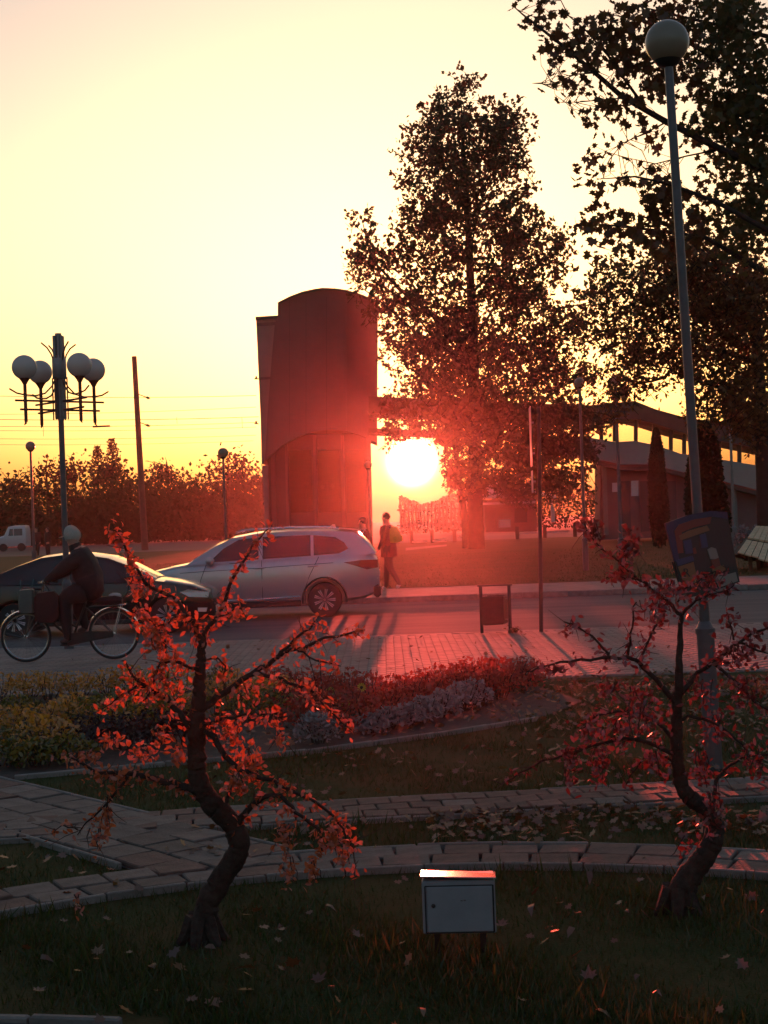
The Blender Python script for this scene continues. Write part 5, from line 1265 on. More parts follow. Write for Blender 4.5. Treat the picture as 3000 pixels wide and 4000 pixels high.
def suv_extra(t, X0, gy):
    X = lambda x: X0+x
    cross_pane(t, 'windscreen', 'car_glass', X(1.13), 1.18, X(1.93), 1.60, .70, .56, .018)
    cross_pane(t, 'rear_window', 'car_glass', X(4.34), 1.56, X(4.66), 1.27, .54, .64, .02)
    for s in (-1, 1):
        # lights, mirror, handles, seams, trims
        b = MB(); b.prism([(X(4.10), s*.905, 1.055), (X(4.45), s*.872, 1.09), (X(4.77), s*.78, 1.085), (X(4.77), s*.77, .93), (X(4.55), s*.855, .90), (X(4.36), s*.895, .97)], (0, s*.022, 0)); b.build('tail_light', 'tail_red', t)
        b = MB(); b.prism([(X(.10), s*.74, .93), (X(.42), s*.875, .97), (X(.50), s*.885, .89), (X(.10), s*.75, .84)], (0, s*.02, 0)); b.build('headlight', 'lamp_clear', t)
        b = MB(); b.sphere((X(1.50), s*.98, 1.17), .105, 14, 10, (.85, .7, .8)); m_ = b.build('mirror', 'car_silver', t, smooth=True)
        b = MB(); b.tube([(X(1.52), s*.86, 1.12), (X(1.5), s*.95, 1.14)], .03, 8); b.build('mirror_arm', 'black_trim', m_)
        for x in (2.36, 3.40):
            b = MB(); b.tube([(X(x), s*.935, 1.0), (X(x+.07), s*.955, 1.004), (X(x+.15), s*.955, 1.006), (X(x+.2), s*.935, 1.008)], .016, 8); b.build('door_handle', 'car_silver', t, smooth=True)
        for pts in ([(1.32, .42), (1.30, .8), (1.42, 1.10)], [(2.50, .40), (2.50, 1.15)], [(3.30, .48), (3.42, .80), (3.62, 1.18)]):
            strip(t, 'door_seam', 'seam', [(X(x), z) for x, z in pts], s, .921, w=.006)
        strip(t, 'crease', 'seam', [(X(.9), .955), (X(2.4), 1.0), (X(3.9), 1.055)], s, .915, w=.005)
        strip(t, 'sill_strip', 'chrome', [(X(1.45), .37), (X(2.4), .385), (X(3.22), .42)], s, .935, w=.013)
        b = MB(); b.box((X(2.35), s*.885, .29), (1.8, .06, .12), bev=.02); b.build('sill', 'black_trim', t)
        b = MB(); b.tube([(X(2.0), s*.60, 1.70), (X(2.12), s*.60, 1.745), (X(3.0), s*.605, 1.765), (X(3.85), s*.59, 1.745), (X(4.0), s*.585, 1.70)], .016, 8); b.build('roof_rail', 'chrome', t, smooth=True)
        for xw in (1.04, 3.71):
            b = MB(); pts = [(X(xw+.43*math.cos(a)), s*.924, .34+.43*math.sin(a)) for a in np.linspace(-.15, PI+.15, 16)]; b.tube(pts, .024, 6); b.build('wheel_arch_trim', 'black_trim', t, smooth=True)
    b = MB(); b.box((X(4.74), 0, .47), (.14, 1.62, .26), bev=.05); b.build('rear_bumper', 'black_trim', t)
    b = MB(); b.box((X(.05), 0, .42), (.14, 1.5, .24), bev=.05); b.build('front_bumper', 'black_trim', t)
    b = MB(); b.prism([(X(4.02), -.56, 1.71), (X(4.45), -.53, 1.66), (X(4.45), .53, 1.66), (X(4.02), .56, 1.71)], (0, 0, .028)); b.build('spoiler', 'car_silver', t)
    b = MB(); b.prism([(X(3.78), -.012, 1.72), (X(3.95), -.012, 1.72), (X(3.93), -.012, 1.80), (X(3.88), -.012, 1.80)], (0, .024, 0)); b.build('aerial', 'car_silver', t)
    b = MB(); b.box((X(4.79), 0, .80), (.02, .52, .12)); b.build('number_plate', 'white_paint', t)
    for z in (.72, .56):
        b = MB(); b.sphere((X(4.74), -.74, z), .032, 8, 6); b.build('reflector', 'lamp_clear', t)
dS = 30.0+.9
sx = (P(530, 2420, 30.0).x+P(1487, 2420, 30.0).x)/2
suv = car('silver_suv', 'silver estate car with roof rails heading left in the far lane', 'car', (sx, dS, Z_ROAD), 0.0, 'car_silver',
    [(0, .72), (.06, .88), (.35, .985), (.75, 1.07), (1.1, 1.125), (2.5, 1.16), (4.0, 1.215), (4.62, 1.24), (4.76, 1.10), (4.79, .86)],
    [(0, .36), (.25, .25), (.9, .24), (3.9, .26), (4.5, .34), (4.79, .44)],
    [(0, .62), (.10, .76), (.35, .87), (.9, .925), (2.4, .93), (3.9, .925), (4.4, .895), (4.70, .80), (4.79, .74)],
    [(1.06, 1.12), (4.76, 1.23)],
    [(1.04, 1.13), (1.25, 1.27), (1.6, 1.48), (1.95, 1.62), (2.4, 1.69), (3.0, 1.715), (3.7, 1.705), (4.3, 1.655), (4.42, 1.60), (4.60, 1.42), (4.74, 1.24)],
    (.885, .46, 1.12), [[(1.47, 1.145), (2.44, 1.17), (2.44, 1.60), (2.05, 1.565), (1.75, 1.40)], [(2.52, 1.172), (3.46, 1.205), (3.46, 1.605), (2.52, 1.605)], [(3.52, 1.207), (4.02, 1.235), (4.20, 1.32), (4.12, 1.44), (3.95, 1.55), (3.52, 1.60)]],
    (1.04, 3.71), .34, 4.79, suv_extra)

def sed_extra(t, X0, gy):
    X = lambda x: X0+x
    cross_pane(t, 'windscreen', 'car_glass', X(1.12), .99, X(1.78), 1.31, .64, .50, .016)
    cross_pane(t, 'rear_window', 'car_glass', X(3.1), 1.36, X(3.95), 1.07, .48, .60, .016)
    for s in (-1, 1):
        b = MB(); b.prism([(X(.06), s*.66, .70), (X(.42), s*.835, .76), (X(.56), s*.85, .72), (X(.40), s*.845, .63), (X(.08), s*.68, .60)], (0, s*.02, 0)); b.build('headlight', 'lamp_clear', t)
        b = MB(); b.prism([(X(4.16), s*.82, .93), (X(4.44), s*.73, .93), (X(4.46), s*.72, .78), (X(4.2), s*.81, .80)], (0, s*.02, 0)); b.build('tail_light', 'tail_red', t)
        b = MB(); b.sphere((X(1.45), s*.92, 1.02), .09, 14, 10, (.85, .8, .75)); b.build('mirror', 'car_black', t, smooth=True)
        for x in (2.18, 3.02):
            b = MB(); b.tube([(X(x), s*.875, .86), (X(x+.06), s*.895, .865), (X(x+.15), s*.895, .867), (X(x+.2), s*.875, .87)], .014, 8); b.build('door_handle', 'car_black', t, smooth=True)
        for pts in ([(1.30, .32), (1.32, .75), (1.40, .94)], [(2.32, .30), (2.32, .96)], [(3.05, .42), (3.2, .7), (3.4, .96)]):
            strip(t, 'door_seam', 'seam', [(X(x), z) for x, z in pts], s, .866, w=.005)
        b = MB(); b.box((X(2.2), s*.83, .23), (1.7, .06, .09), bev=.02); b.build('sill', 'black_trim', t)
        b = MB(); b.prism([(X(.10), s*.71, .42), (X(.26), s*.79, .43), (X(.26), s*.79, .36), (X(.12), s*.72, .35)], (0, s*.012, 0)); b.build('fog_light', 'lamp_clear', t)
    b = MB(); b.box((X(.0), 0, .38), (.05, .52, .11)); b.build('number_plate', 'white_paint', t)
    b = MB(); b.box((X(.02), 0, .53), (.06, .8, .10), bev=.02); b.build('grille', 'black_trim', t)
dB2 = 27.2+.85
bx = P(832, 2467, 27.2).x-4.5/2
sed = car('black_saloon', 'glossy black saloon car heading right in the near lane behind the cyclist', 'car', (bx, dB2, Z_ROAD), PI, 'car_black',
    [(0, .58), (.05, .70), (.35, .82), (.75, .90), (1.10, .95), (2.4, .955), (3.6, .975), (4.2, .985), (4.42, .94), (4.5, .72)],
    [(0, .26), (.25, .19), (.9, .18), (3.6, .20), (4.2, .27), (4.5, .38)],
    [(0, .55), (.08, .68), (.35, .81), (.8, .865), (2.2, .875), (3.6, .865), (4.15, .82), (4.42, .73), (4.5, .68)],
    [(1.02, .95), (4.1, .975)],
    [(1.02, .965), (1.25, 1.09), (1.55, 1.26), (1.85, 1.375), (2.25, 1.445), (2.65, 1.46), (3.05, 1.42), (3.5, 1.27), (3.95, 1.08), (4.12, .99)],
    (.83, .44, .95), [[(1.45, .975), (2.26, .985), (2.26, 1.37), (1.95, 1.33), (1.70, 1.19)], [(2.36, .985), (3.0, .99), (3.35, 1.02), (3.32, 1.18), (2.95, 1.34), (2.36, 1.375)]],
    (.80, 3.50), .312, 4.5, sed_extra)

# white van far off at the left
dv = 118.0; vb = P(58, 2150, dv); vb.z = -.05
van = thing('white_van', vb, 'small white van parked far off at the left frame edge', 'van')
b = MB(); loft(b, [(x, [(0, .35), (.82, .35), (.88, .6), (.88, 1.05), (.78, zt-.08), (.70, zt), (0, zt+.03)]) for x, zt in ((-1.0, 1.05), (-.94, 1.12), (-.6, 1.22), (-.28, 1.86), (.1, 1.93), (1.0, 1.92), (1.06, 1.7))]); b.build('body', 'van_white', van, smooth=True)
for x0, x1 in ((-.24, .12), (.18, .82)):
    b = MB(); b.prism([(x0, -.90, 1.18), (x1, -.90, 1.18), (x1, -.82, 1.70), (x0+(.1 if x0 < 0 else 0), -.82, 1.70)], (0, .02, 0)); b.build('window', 'car_glass', van)
for x in (-.66, .72):
    w = MB(); w.lathe((x, -.82, .3), [(.3, -.1), (.3, .1)], 18, 'Y'); w.build('wheel', 'rubber', van)

# ================================================================== PEOPLE AND BICYCLE
def skin_body(V, Eg, R, zones, mats, sub=1, k_=1.28):
    """one continuous body grown over a skeleton; zones: material index per vertex"""
    me = bpy.data.meshes.new('body'); me.from_pydata([tuple(v) for v in V], Eg, [])
    o = bpy.data.objects.new('tmp', me); C.objects.link(o)
    sk = o.modifiers.new('s', 'SKIN'); sk.use_smooth_shade = True
    for i, r in enumerate(R):
        d = me.skin_vertices[0].data[i]; d.radius = (r*k_, r*k_) if not hasattr(r, '__len__') else (r[0]*k_, r[1]*k_); d.use_root = (i == 0)
    ss = o.modifiers.new('u', 'SUBSURF'); ss.levels = sub; ss.render_levels = sub
    dg = bpy.context.evaluated_depsgraph_get(); out = bpy.data.meshes.new_from_object(o.evaluated_get(dg), depsgraph=dg)
    bpy.data.objects.remove(o)
    out.materials.clear()
    for m in mats: out.materials.append(MATS[m])
    Vn = np.array([tuple(v) for v in V]); z = np.array(zones)
    # nearest point along the bones decides the cloth
    S = []; Z = []
    for a, c in Eg:
        for k in range(7):
            s = k/6; S.append(Vn[a]*(1-s)+Vn[c]*s); Z.append(z[a] if s < .5 else z[c])
    S = np.array(S); Z = np.array(Z)
    mi = []
    for p in out.polygons:
        c = np.array(p.center); mi.append(int(Z[((S-c)**2).sum(1).argmin()]))
    out.polygons.foreach_set('material_index', mi); out.polygons.foreach_set('use_smooth', [True]*len(mi)); out.name = 'body'; out.update()
    return out
def person(label, loc, rz, J, mats, group=None, hair=None, build=1.0):
    """J: joints by name, x forward is -x; mats: top, legs, skin, shoes"""
    t = thing('person', loc, label, 'person', group, rz)
    V = []; R = []; Zn = []; E_ = []; ix = {}
    def add(nm, p, r, zn, par=None):
        ix[nm] = len(V); V.append(Vector(p)); R.append(r); Zn.append(zn)
        if par: E_.append((ix[par], ix[nm]))
    pel = Vector(J['pelvis']); ch = Vector(J['chest']); nk = Vector(J['neck']); hd = Vector(J['head']); k = build
    up = (hd-nk).normalized(); fw = Vector(J.get('face', (-1, 0, 0)))
    add('pelvis', pel, (.135*k, .115*k), J.get('hipzone', 1)); add('waist', pel.lerp(ch, .45), (.14*k, .12*k), 0, 'pelvis'); add('chest', ch, (.155*k, .13*k), 0, 'waist')
    add('collar', ch.lerp(nk, .7), (.085*k, .085*k), 0, 'chest'); add('neck', nk, .055, 2, 'collar')
    add('jaw', hd-up*.055+fw*.02, .070, 2, 'neck'); add('skull', hd+up*.03-fw*.012, .088, 2, 'jaw'); add('crown', hd+up*.09-fw*.015, .055, 2, 'skull')
    for s in ('l', 'r'):
        add('sh'+s, J['sh'+s], .068*k, 0, 'chest'); add('el'+s, J['el'+s], .050*k, 0, 'sh'+s); add('wr'+s, J['wr'+s], .034, 0, 'el'+s)
        w = Vector(J['wr'+s]); a = (w-Vector(J['el'+s])).normalized(); add('palm'+s, w+a*.055, (.032, .022), 2, 'wr'+s)
        add('hip'+s, pel+(Vector(J['kn'+s])-pel)*.16+Vector((0, (.085 if s == 'l' else -.085), 0)), .095*k, 1, 'pelvis'); add('kn'+s, J['kn'+s], .064*k, 1, 'hip'+s); add('an'+s, J['an'+s], .046, 1, 'kn'+s)
        add('hl'+s, Vector(J['an'+s]).lerp(Vector(J['to'+s]), .25)+Vector((0, 0, -.045)), .042, 3, 'an'+s); add('to'+s, J['to'+s], .034, 3, 'hl'+s)
    me = skin_body(V, E_, R, Zn, mats)
    # fingers, nose and ears grow out of the same mesh
    b = MB()
    for s in ('l', 'r'):
        w = Vector(J['wr'+s]); a = (w-Vector(J['el'+s])).normalized(); side = a.cross(Vector((0, 1, 0))); side = side.normalized() if side.length > .1 else Vector((1, 0, 0))
        crl = -side if J.get('grip') else side*.3
        for q, (off, L) in enumerate(((-.022, .062), (-.008, .075), (.007, .070), (.021, .055))):
            p0 = w+a*.055+Vector((0, off, 0)); p1 = p0+a*L*.5+crl*.012; p2 = p1+a*L*.25+crl*.035; b.tube([p0, p1, p2], [.0085, .0078, .0062], 6)
        th = w+a*.03+Vector((0, (-.026 if s == 'l' else .026), 0)); b.tube([th, th+a*.03+Vector((0, (-.016 if s == 'l' else .016), 0)), th+a*.05+crl*.02+Vector((0, (-.014 if s == 'l' else .014), 0))], [.011, .0095, .007], 6)
    nz = hd+fw*.088-up*.005; b.tube([hd+fw*.07+up*.03, nz+fw*.016-up*.015, hd+fw*.07-up*.03], [.010, .016, .012], 6)
    sd = up.cross(fw).normalized()
    for s in (-1, 1):
        b.sphere(hd+sd*s*.083-up*.0, .022, 8, 6, (.9, .5, 1.2)); b.sphere(hd+fw*.072+sd*s*.03+up*.022, .011, 8, 6)
    b.tube([hd+fw*.078+sd*.022-up*.048, hd+fw*.085-up*.048, hd+fw*.078-sd*.022-up*.048], [.004, .007, .004], 5)
    bm = bmesh.new(); bm.from_mesh(me); m2 = b.mesh('x', mats[2]); k0 = len(bm.faces); bm.from_mesh(m2)
    bm.faces.ensure_lookup_table()
    for f in bm.faces[k0:]: f.material_index = 2; f.smooth = True
    bm.to_mesh(me); bm.free()
    body = link('body', me, t)
    if hair:
        h = MB(); c = hd+up*.035-fw*.018; h.sphere(c, .106, 16, 12, (1.0, .92, 1.0)); hm = h.mesh('hair', hair)
        bm = bmesh.new(); bm.from_mesh(hm)
        bmesh.ops.delete(bm, geom=[v for v in bm.verts if (v.co-hd).dot(fw) > .045 and (v.co-hd).dot(up) < .07 or (v.co-hd).dot(up) < -.06], context='VERTS'); bm.to_mesh(hm); bm.free()
        hm.polygons.foreach_set('use_smooth', [True]*len(hm.polygons)); link('hair', hm, t)
    return t, hd, up, fw

dY = 21.5
bk0 = P(277, 2588, dY); bk0.z = .022
cyc, hd, up, fw = person('cyclist in a dark jacket and grey knitted cap riding to the left', bk0, 0,
    dict(pelvis=(.335, 0, 1.00), chest=(.225, 0, 1.37), neck=(.135, 0, 1.575), head=(.085, 0, 1.715), face=Vector((-1, 0, -.12)).normalized(), shl=(.20, .19, 1.47), shr=(.20, -.19, 1.47), ell=(-.06, .235, 1.26), elr=(-.06, -.235, 1.27), wrl=(-.255, .235, 1.145), wrr=(-.255, -.235, 1.145),
         knl=(.09, .11, .74), knr=(-.055, -.11, .885), anl=(.20, .12, .475), anr=(-.005, -.12, .345), tol=(.075, .12, .40), tor=(-.125, -.12, .275), grip=True, hipzone=0),
    ('jacket_dark', 'trousers', 'skin', 'shoe_dark'), build=1.55)
b = MB(); c = hd+up*.045+Vector((.012, 0, 0)); b.sphere(c, .122, 18, 12, (1.0, .86, .95)); m_ = b.mesh('cap', 'knit')
bm = bmesh.new(); bm.from_mesh(m_); bmesh.ops.delete(bm, geom=[v for v in bm.verts if (v.co-hd).dot(up) < -.02 and (v.co-hd).dot(fw) > -.02 or (v.co-hd).dot(up) < -.12], context='VERTS')
for v in bm.verts:
    q = (v.co-hd).dot(up)
    if q > .09: v.co += up*(q-.09)*.45
bm.to_mesh(m_); bm.free(); m_.polygons.foreach_set('use_smooth', [True]*len(m_.polygons)); cap = link('cap', m_, cyc)
b = MB(); b.prism([hd+fw*.07+up*.045+Vector((0, -.07, 0)), hd+fw*.175+up*.03+Vector((0, -.035, 0)), hd+fw*.175+up*.03+Vector((0, .035, 0)), hd+fw*.07+up*.045+Vector((0, .07, 0))], up*.012); b.build('brim', 'knit', cap)
b = MB(); b.lathe((0, 0, 0), [(.10, -.02), (.095, .03), (.088, .09), (.075, .10)], 16); cm_ = b.build('collar', 'jacket_dark', cyc, smooth=True); cm_.location = (.135, 0, 1.54); cm_.rotation_euler = (0, -.35, 0)
b = MB(); b.tube([(.36, -.14, .98), (.30, -.155, 1.15), (.24, -.15, 1.36)], [.015, .05, .02], 8); b.tube([(.36, .14, .98), (.30, .155, 1.15), (.24, .15, 1.36)], [.015, .05, .02], 8); b.lathe((.335, 0, .93), [(.15, 0), (.17, .03), (.16, .16), (.14, .2)], 18); b.build('jacket_hem', 'jacket_dark', cyc, smooth=True)

bk = thing('bicycle', bk0, 'dark city bicycle with chrome mudguards ridden to the left', 'bicycle')
rw = .357
for nm, x in (('front', -.615), ('rear', .615)):
    b = MB(); b.torus((x, 0, rw), rw-.018, .0185, 56, 8); ty = b.build('tyre', 'rubber', bk, smooth=True)
    b = MB(); b.torus((x, 0, rw), rw-.042, .011, 56, 6); b.lathe((x, 0, rw), [(.018, -.045), (.026, -.03), (.026, .03), (.018, .045)], 12, 'Y'); b.build('rim', 'chrome', ty, smooth=True)
    b = MB()
    for k in range(28):
        a = 2*PI*k/28; s = (-1)**k*.03; b.tube([(x+.02*math.cos(a+.6), s, rw+.02*math.sin(a+.6)), (x+(rw-.045)*math.cos(a), 0, rw+(rw-.045)*math.sin(a))], .0016, 4, cap=False)
    b.build('spokes', 'chrome', ty)
    a0, a1 = (35, 170) if nm == 'front' else (5, 175)
    vs = []; fs = []
    for i, a in enumerate(np.radians(np.linspace(a0, a1, 22))):
        for yy, rr in ((-.032, rw+.012), (0, rw+.024), (.032, rw+.012)): vs.append((x+rr*math.cos(a), yy, rw+rr*math.sin(a)))
    for i in range(21):
        for k in (0, 1): fs.append((i*3+k, i*3+k+1, i*3+k+4, i*3+k+3))
    b = MB(); b.add(vs, fs); b.build('mudguard', 'chrome', bk, smooth=True)
bb, st, hdt, hdb = Vector((.03, 0, .30)), Vector((.235, 0, .80)), Vector((-.36, 0, .90)), Vector((-.40, 0, .74))
for nm, a, c, r in (('down_tube', hdb, bb, .019), ('top_tube', hdb+Vector((0, 0, .04)), bb+Vector((.07, 0, .17)), .016), ('seat_tube', bb, st, .017), ('head_tube', hdb, hdt, .021)):
    b = MB(); b.tube([a, a.lerp(c, .5)+(Vector((.0, 0, -.03)) if nm in ('down_tube', 'top_tube') else Vector()), c], r, 10); b.build(nm, 'dark_metal', bk, smooth=True)
for s in (-1, 1):
    b = MB(); b.tube([hdb+Vector((0, s*.03, 0)), Vector((-.50, s*.05, .58)), Vector((-.615, s*.052, rw))], [.015, .014, .009], 8); b.build('fork_blade', 'dark_metal', bk, smooth=True)
    b = MB(); b.tube([bb+Vector((0, s*.03, 0)), Vector((.615, s*.06, rw))], .010, 8); b.build('chain_stay', 'dark_metal', bk)
    b = MB(); b.tube([st+Vector((0, s*.02, -.06)), Vector((.615, s*.06, rw))], .008, 8); b.build('seat_stay', 'dark_metal', bk)
    b = MB(); b.tube([(-.34, s*.03, 1.08), (-.36, s*.12, 1.11), (-.31, s*.22, 1.125), (-.20, s*.255, 1.105)], [.012, .012, .012, .012], 8); b.build('handlebar', 'chrome', bk, smooth=True)
    b = MB(); b.tube([(-.30, s*.235, 1.122), (-.20, s*.258, 1.104)], .018, 8); b.build('grip', 'rubber', bk)
b = MB(); b.tube([hdt, (-.34, 0, 1.08)], .014, 8); b.build('stem', 'chrome', bk)
b = MB(); b.tube([st, (.26, 0, .88)], .014, 8); b.build('seat_post', 'chrome', bk)
b = MB(); b.add([(.12, -.025, .925), (.12, .025, .925), (.22, .05, .93), (.36, .10, .945), (.42, .09, .95), (.42, -.09, .95), (.36, -.10, .945), (.22, -.05, .93)] + [(.13, -.015, .875), (.13, .015, .875), (.22, .03, .88), (.36, .08, .885), (.41, .07, .89), (.41, -.07, .89), (.36, -.08, .885), (.22, -.03, .88)], [tuple(range(8)), tuple(range(15, 7, -1))]+[(i, (i+1) % 8, 8+(i+1) % 8, 8+i) for i in range(8)]); b.build('saddle', 'rubber', bk, smooth=True)
b = MB(); b.lathe((.03, -.05, .30), [(.095, -.006), (.095, .006)], 24, 'Y'); b.build('chainring', 'grey_steel', bk)
b = MB(); b.prism([(-.02, -.075, .385), (.3, -.075, .41), (.62, -.075, .40), (.62, -.075, .32), (.3, -.075, .27), (-.02, -.075, .215)], (0, .012, 0)); b.build('chain_guard', 'dark_metal', bk)
for s, ped in ((-1, (-.06, -.12, .235)), (1, (.12, .12, .365))):
    b = MB(); b.tube([(.03, s*.07, .30), (ped[0], s*.08, ped[2])], .011, 8); ck = b.build('crank', 'chrome', bk); b = MB(); b.box((ped[0], s*.13, ped[2]), (.09, .09, .022), bev=.006); b.build('pedal', 'rubber', ck)
b = MB()
for y_ in (-.06, .06): b.tube([(.30, y_, .76), (.80, y_, .765)], .007, 6)
for x in (.42, .55, .68, .79): b.tube([(x, -.06, .765), (x, .06, .765)], .006, 6)
for y_ in (-.07, .07): b.tube([(.74, y_, .76), (.615, y_, rw)], .006, 6)
b.build('carrier', 'chrome', bk)
b = MB(); b.tube([(-.44, 0, .86), (-.48, 0, .87)], .035, 12); b.build('lamp', 'chrome', bk)
b = MB(); b.prism([(.70, -.03, .70), (.90, -.03, .60), (.89, .03, .60), (.69, .03, .70)], (0, 0, .02)); b.build('reflector', 'tail_red', bk)
# basket frame and the bags
b = MB()
for z in (.74, .98):
    c4 = [(-.64, -.15, z), (-.40, -.15, z), (-.40, .15, z), (-.64, .15, z), (-.64, -.15, z)]; b.tube(c4, .006, 6)
for k in range(9):
    x = -.64+.03*k; b.tube([(x, -.15, .74), (x, -.15, .98)], .0035, 4); b.tube([(x, .15, .74), (x, .15, .98)], .0035, 4)
b.build('basket', 'dark_metal', bk)
gb = thing('carrier_bag', bk0+Vector((-.54, -.19, .70)), 'pale grey green bag hanging at the front of the bicycle', 'bag')
b = MB(); loft(b, [(-.11, [(0, .03), (.03, .03), (.045, .15), (.035, .30), (0, .31)]), (-.09, [(0, .0), (.05, .0), (.07, .14), (.055, .32), (0, .325)]), (.08, [(0, .0), (.05, .0), (.07, .13), (.055, .33), (0, .335)]), (.10, [(0, .02), (.03, .02), (.045, .14), (.04, .32), (0, .325)])]); b.build('bag_body', 'bag_green', gb, smooth=True)
for s in (-1, 1):
    b = MB(); b.tube([(s*.07, 0, .31), (s*.085, 0, .40), (s*.09, .05, .46)], .008, 6); b.build('handle', 'bag_green', gb)
rb = thing('red_bag', bk0+Vector((-.26, -.20, .55)), 'dark red cloth bag hanging from the handlebar beside the rider\'s knee', 'bag')
b = MB(); loft(b, [(-.17, [(0, .08), (.03, .09), (.05, .2), (.03, .36), (0, .37)]), (-.12, [(0, .0), (.06, .02), (.085, .18), (.05, .42), (0, .43)]), (.10, [(0, .0), (.06, .02), (.085, .17), (.05, .44), (0, .45)]), (.16, [(0, .07), (.03, .08), (.05, .2), (.03, .38), (0, .39)])]); b.build('bag_body', 'bag_red', rb, smooth=True)
b = MB(); b.tube([(-.08, 0, .42), (-.03, 0, .56), (.05, 0, .43)], .008, 6); b.build('handle', 'bag_red', rb)
pk = thing('carrier_bundle', bk0+Vector((.56, 0, .775)), 'orange red bundle strapped on the bicycle rear carrier', 'bag')
b = MB(); loft(b, [(-.21, [(0, .0), (.03, .0), (.05, .03), (.03, .05), (0, .055)]), (-.1, [(0, 0), (.09, 0), (.11, .05), (.08, .10), (0, .105)]), (.1, [(0, 0), (.09, 0), (.11, .06), (.08, .12), (0, .125)]), (.19, [(0, .0), (.05, .0), (.08, .05), (.05, .09), (0, .095)])]); b.build('bag_body', 'bag_red', pk, smooth=True)
b = MB(); b.sphere((.09, 0, .115), .07, 12, 8, (1.3, 1.1, .6)); b.build('bag_top', 'bag_grey', pk, smooth=True)

# pedestrians on the far pavement
dF = 37.2
w0 = P(1524, 2290, dF); w0.z = Z_FAR
walk, hd, up, fw = person('pedestrian in a dark coat and pale shoes walking left with a backpack', w0, math.radians(-28),
    dict(pelvis=(0, 0, 1.02), chest=(-.02, 0, 1.40), neck=(-.035, 0, 1.60), head=(-.055, 0, 1.745), face=Vector((-1, 0, -.05)).normalized(), shl=(-.02, .20, 1.50), shr=(-.02, -.20, 1.50), ell=(.06, .25, 1.24), elr=(-.02, -.25, 1.23), wrl=(-.03, .25, 1.01), wrr=(-.14, -.24, 1.02),
         knl=(-.12, .09, .54), knr=(.06, -.09, .53), anl=(-.16, .09, .10), anr=(.30, -.09, .16), tol=(-.28, .09, .045), tor=(.21, -.09, .055), hipzone=0), ('coat_maroon', 'trousers', 'skin', 'shoe_white'), hair='hair_dark', build=1.1)
b = MB(); b.lathe((0, 0, .80), [(.20, 0), (.205, .03), (.19, .25), (.17, .42)], 16); b.build('coat_skirt', 'coat_maroon', walk, smooth=True)
bp_ = thing('backpack', w0+Matrix.Rotation(math.radians(-28), 3, 'Z') @ Vector((.155, 0, 1.14)), 'yellow backpack worn by the pedestrian walking past the silver car', 'backpack', None, math.radians(-28))
b = MB(); loft(b, [(-.03, [(0, 0), (.15, .01), (.17, .12), (.16, .30), (.10, .39), (0, .41)]), (.06, [(0, .0), (.15, .0), (.17, .1), (.15, .28), (.09, .37), (0, .385)]), (.13, [(0, .04), (.11, .05), (.12, .12), (.10, .2), (.06, .26), (0, .27)])]); b.build('pack_body', 'pack_yellow', bp_, smooth=True)
for s in (-1, 1):
    b = MB(); b.tube([(-.02, s*.11, .36), (-.14, s*.13, .40), (-.30, s*.13, .32), (-.30, s*.13, .12), (-.10, s*.15, .04)], .014, 6); b.build('strap', 'seam', bp_)
    b = MB(); b.box((.10, s*.155, .10), (.09, .03, .14), bev=.012); b.build('side_pocket', 'pack_yellow', bp_)
w1 = P(1432, 2295, 38.0-.3); w1.z = Z_FAR
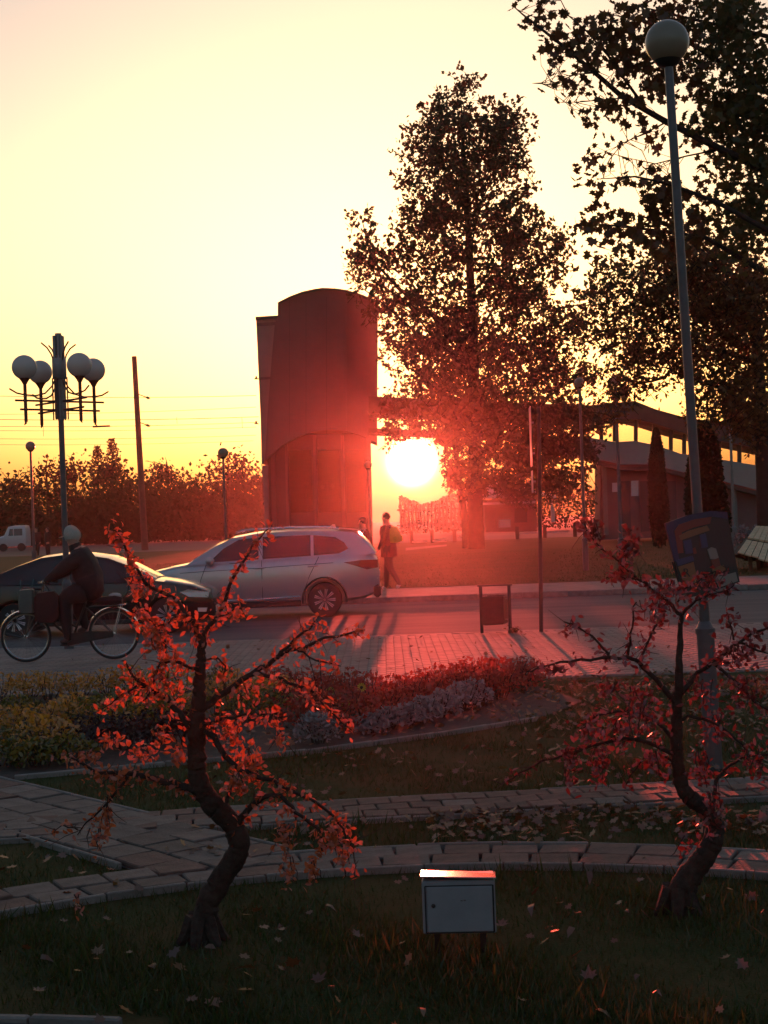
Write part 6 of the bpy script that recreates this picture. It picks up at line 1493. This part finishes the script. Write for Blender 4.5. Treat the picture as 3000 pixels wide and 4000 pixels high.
wal2, hd, up, fw = person('pedestrian carrying a pale oval bag, half hidden behind the rear of the silver car', w1, math.radians(-15),
    dict(pelvis=(0, 0, .96), chest=(-.02, 0, 1.32), neck=(-.03, 0, 1.51), head=(-.05, 0, 1.65), face=Vector((-1, 0, -.05)).normalized(), shl=(-.02, .18, 1.42), shr=(-.02, -.18, 1.42), ell=(.07, .23, 1.17), elr=(.05, -.24, 1.17), wrl=(-.01, .23, .95), wrr=(.0, -.25, .96),
         knl=(.05, .09, .50), knr=(-.12, -.09, .51), anl=(.25, .09, .14), anr=(-.15, -.09, .095), tol=(.16, .09, .05), tor=(-.27, -.09, .045), hipzone=0), ('coat_maroon', 'trousers', 'skin', 'shoe_dark'), hair='hair_dark', build=1.05)
sb = thing('shoulder_bag', w1+Vector((-.06, -.30, 1.14)), 'pale grey oval shoulder bag on the pedestrian behind the silver car', 'bag')
b = MB(); b.sphere((0, 0, 0), .15, 18, 12, (.62, .4, 1.35)); b.build('bag_body', 'bag_grey', sb, smooth=True)
b = MB(); b.tube([(-.03, 0, .18), (.05, .10, .32), (.08, .16, .36), (.06, .2, .2)], .012, 6); b.build('strap', 'bag_grey', sb)
# two people by the far car park
stand = dict(pelvis=(0, 0, .96), chest=(-.0, 0, 1.34), neck=(0, 0, 1.53), head=(-.02, 0, 1.67), shl=(0, .20, 1.45), shr=(0, -.20, 1.45), ell=(.02, .25, 1.18), elr=(.02, -.25, 1.18), wrl=(-.05, .24, .95), wrr=(-.05, -.24, .95), knl=(-.03, .1, .5), knr=(.0, -.1, .5), anl=(-.02, .1, .09), anr=(.04, -.1, .09), tol=(-.14, .1, .045), tor=(-.09, -.1, .045), hipzone=0)
for px, py, d, lab, top, rz in ((188, 2152, 92, 'dark dressed standing person at the far left behind the black car', 'trousers', .6), (143, 2152, 93, 'standing person in a reddish top beside the small far globe lamp', 'coat_maroon', 2.2)):
    q = P(px, py, d); q.z = -.06; person(lab, q, rz, stand, (top, 'trousers', 'skin', 'shoe_dark'), 'people standing by the far car park', hair='hair_dark', build=1.25)

# ------------------------------------------------------------------ red glow round the sun, put in as an added haze
HZ = 0.000145
hm = bpy.data.materials.new('glow_haze'); hm.use_nodes = True; ht = hm.node_tree; ht.nodes.clear()
pv = ht.nodes.new('ShaderNodeVolumePrincipled'); pv.inputs['Color'].default_value = (.9, .88, .85, 1); pv.inputs['Density'].default_value = HZ; pv.inputs['Anisotropy'].default_value = .91
ho = ht.nodes.new('ShaderNodeOutputMaterial'); ht.links.new(pv.outputs[0], ho.inputs['Volume']); MATS['glow_haze'] = hm
b = MB(); b.box((0, 120, 14.5), (640, 400, 31.2)); hz = b.build('glow_haze', 'glow_haze'); tag(hz, kind='stuff')
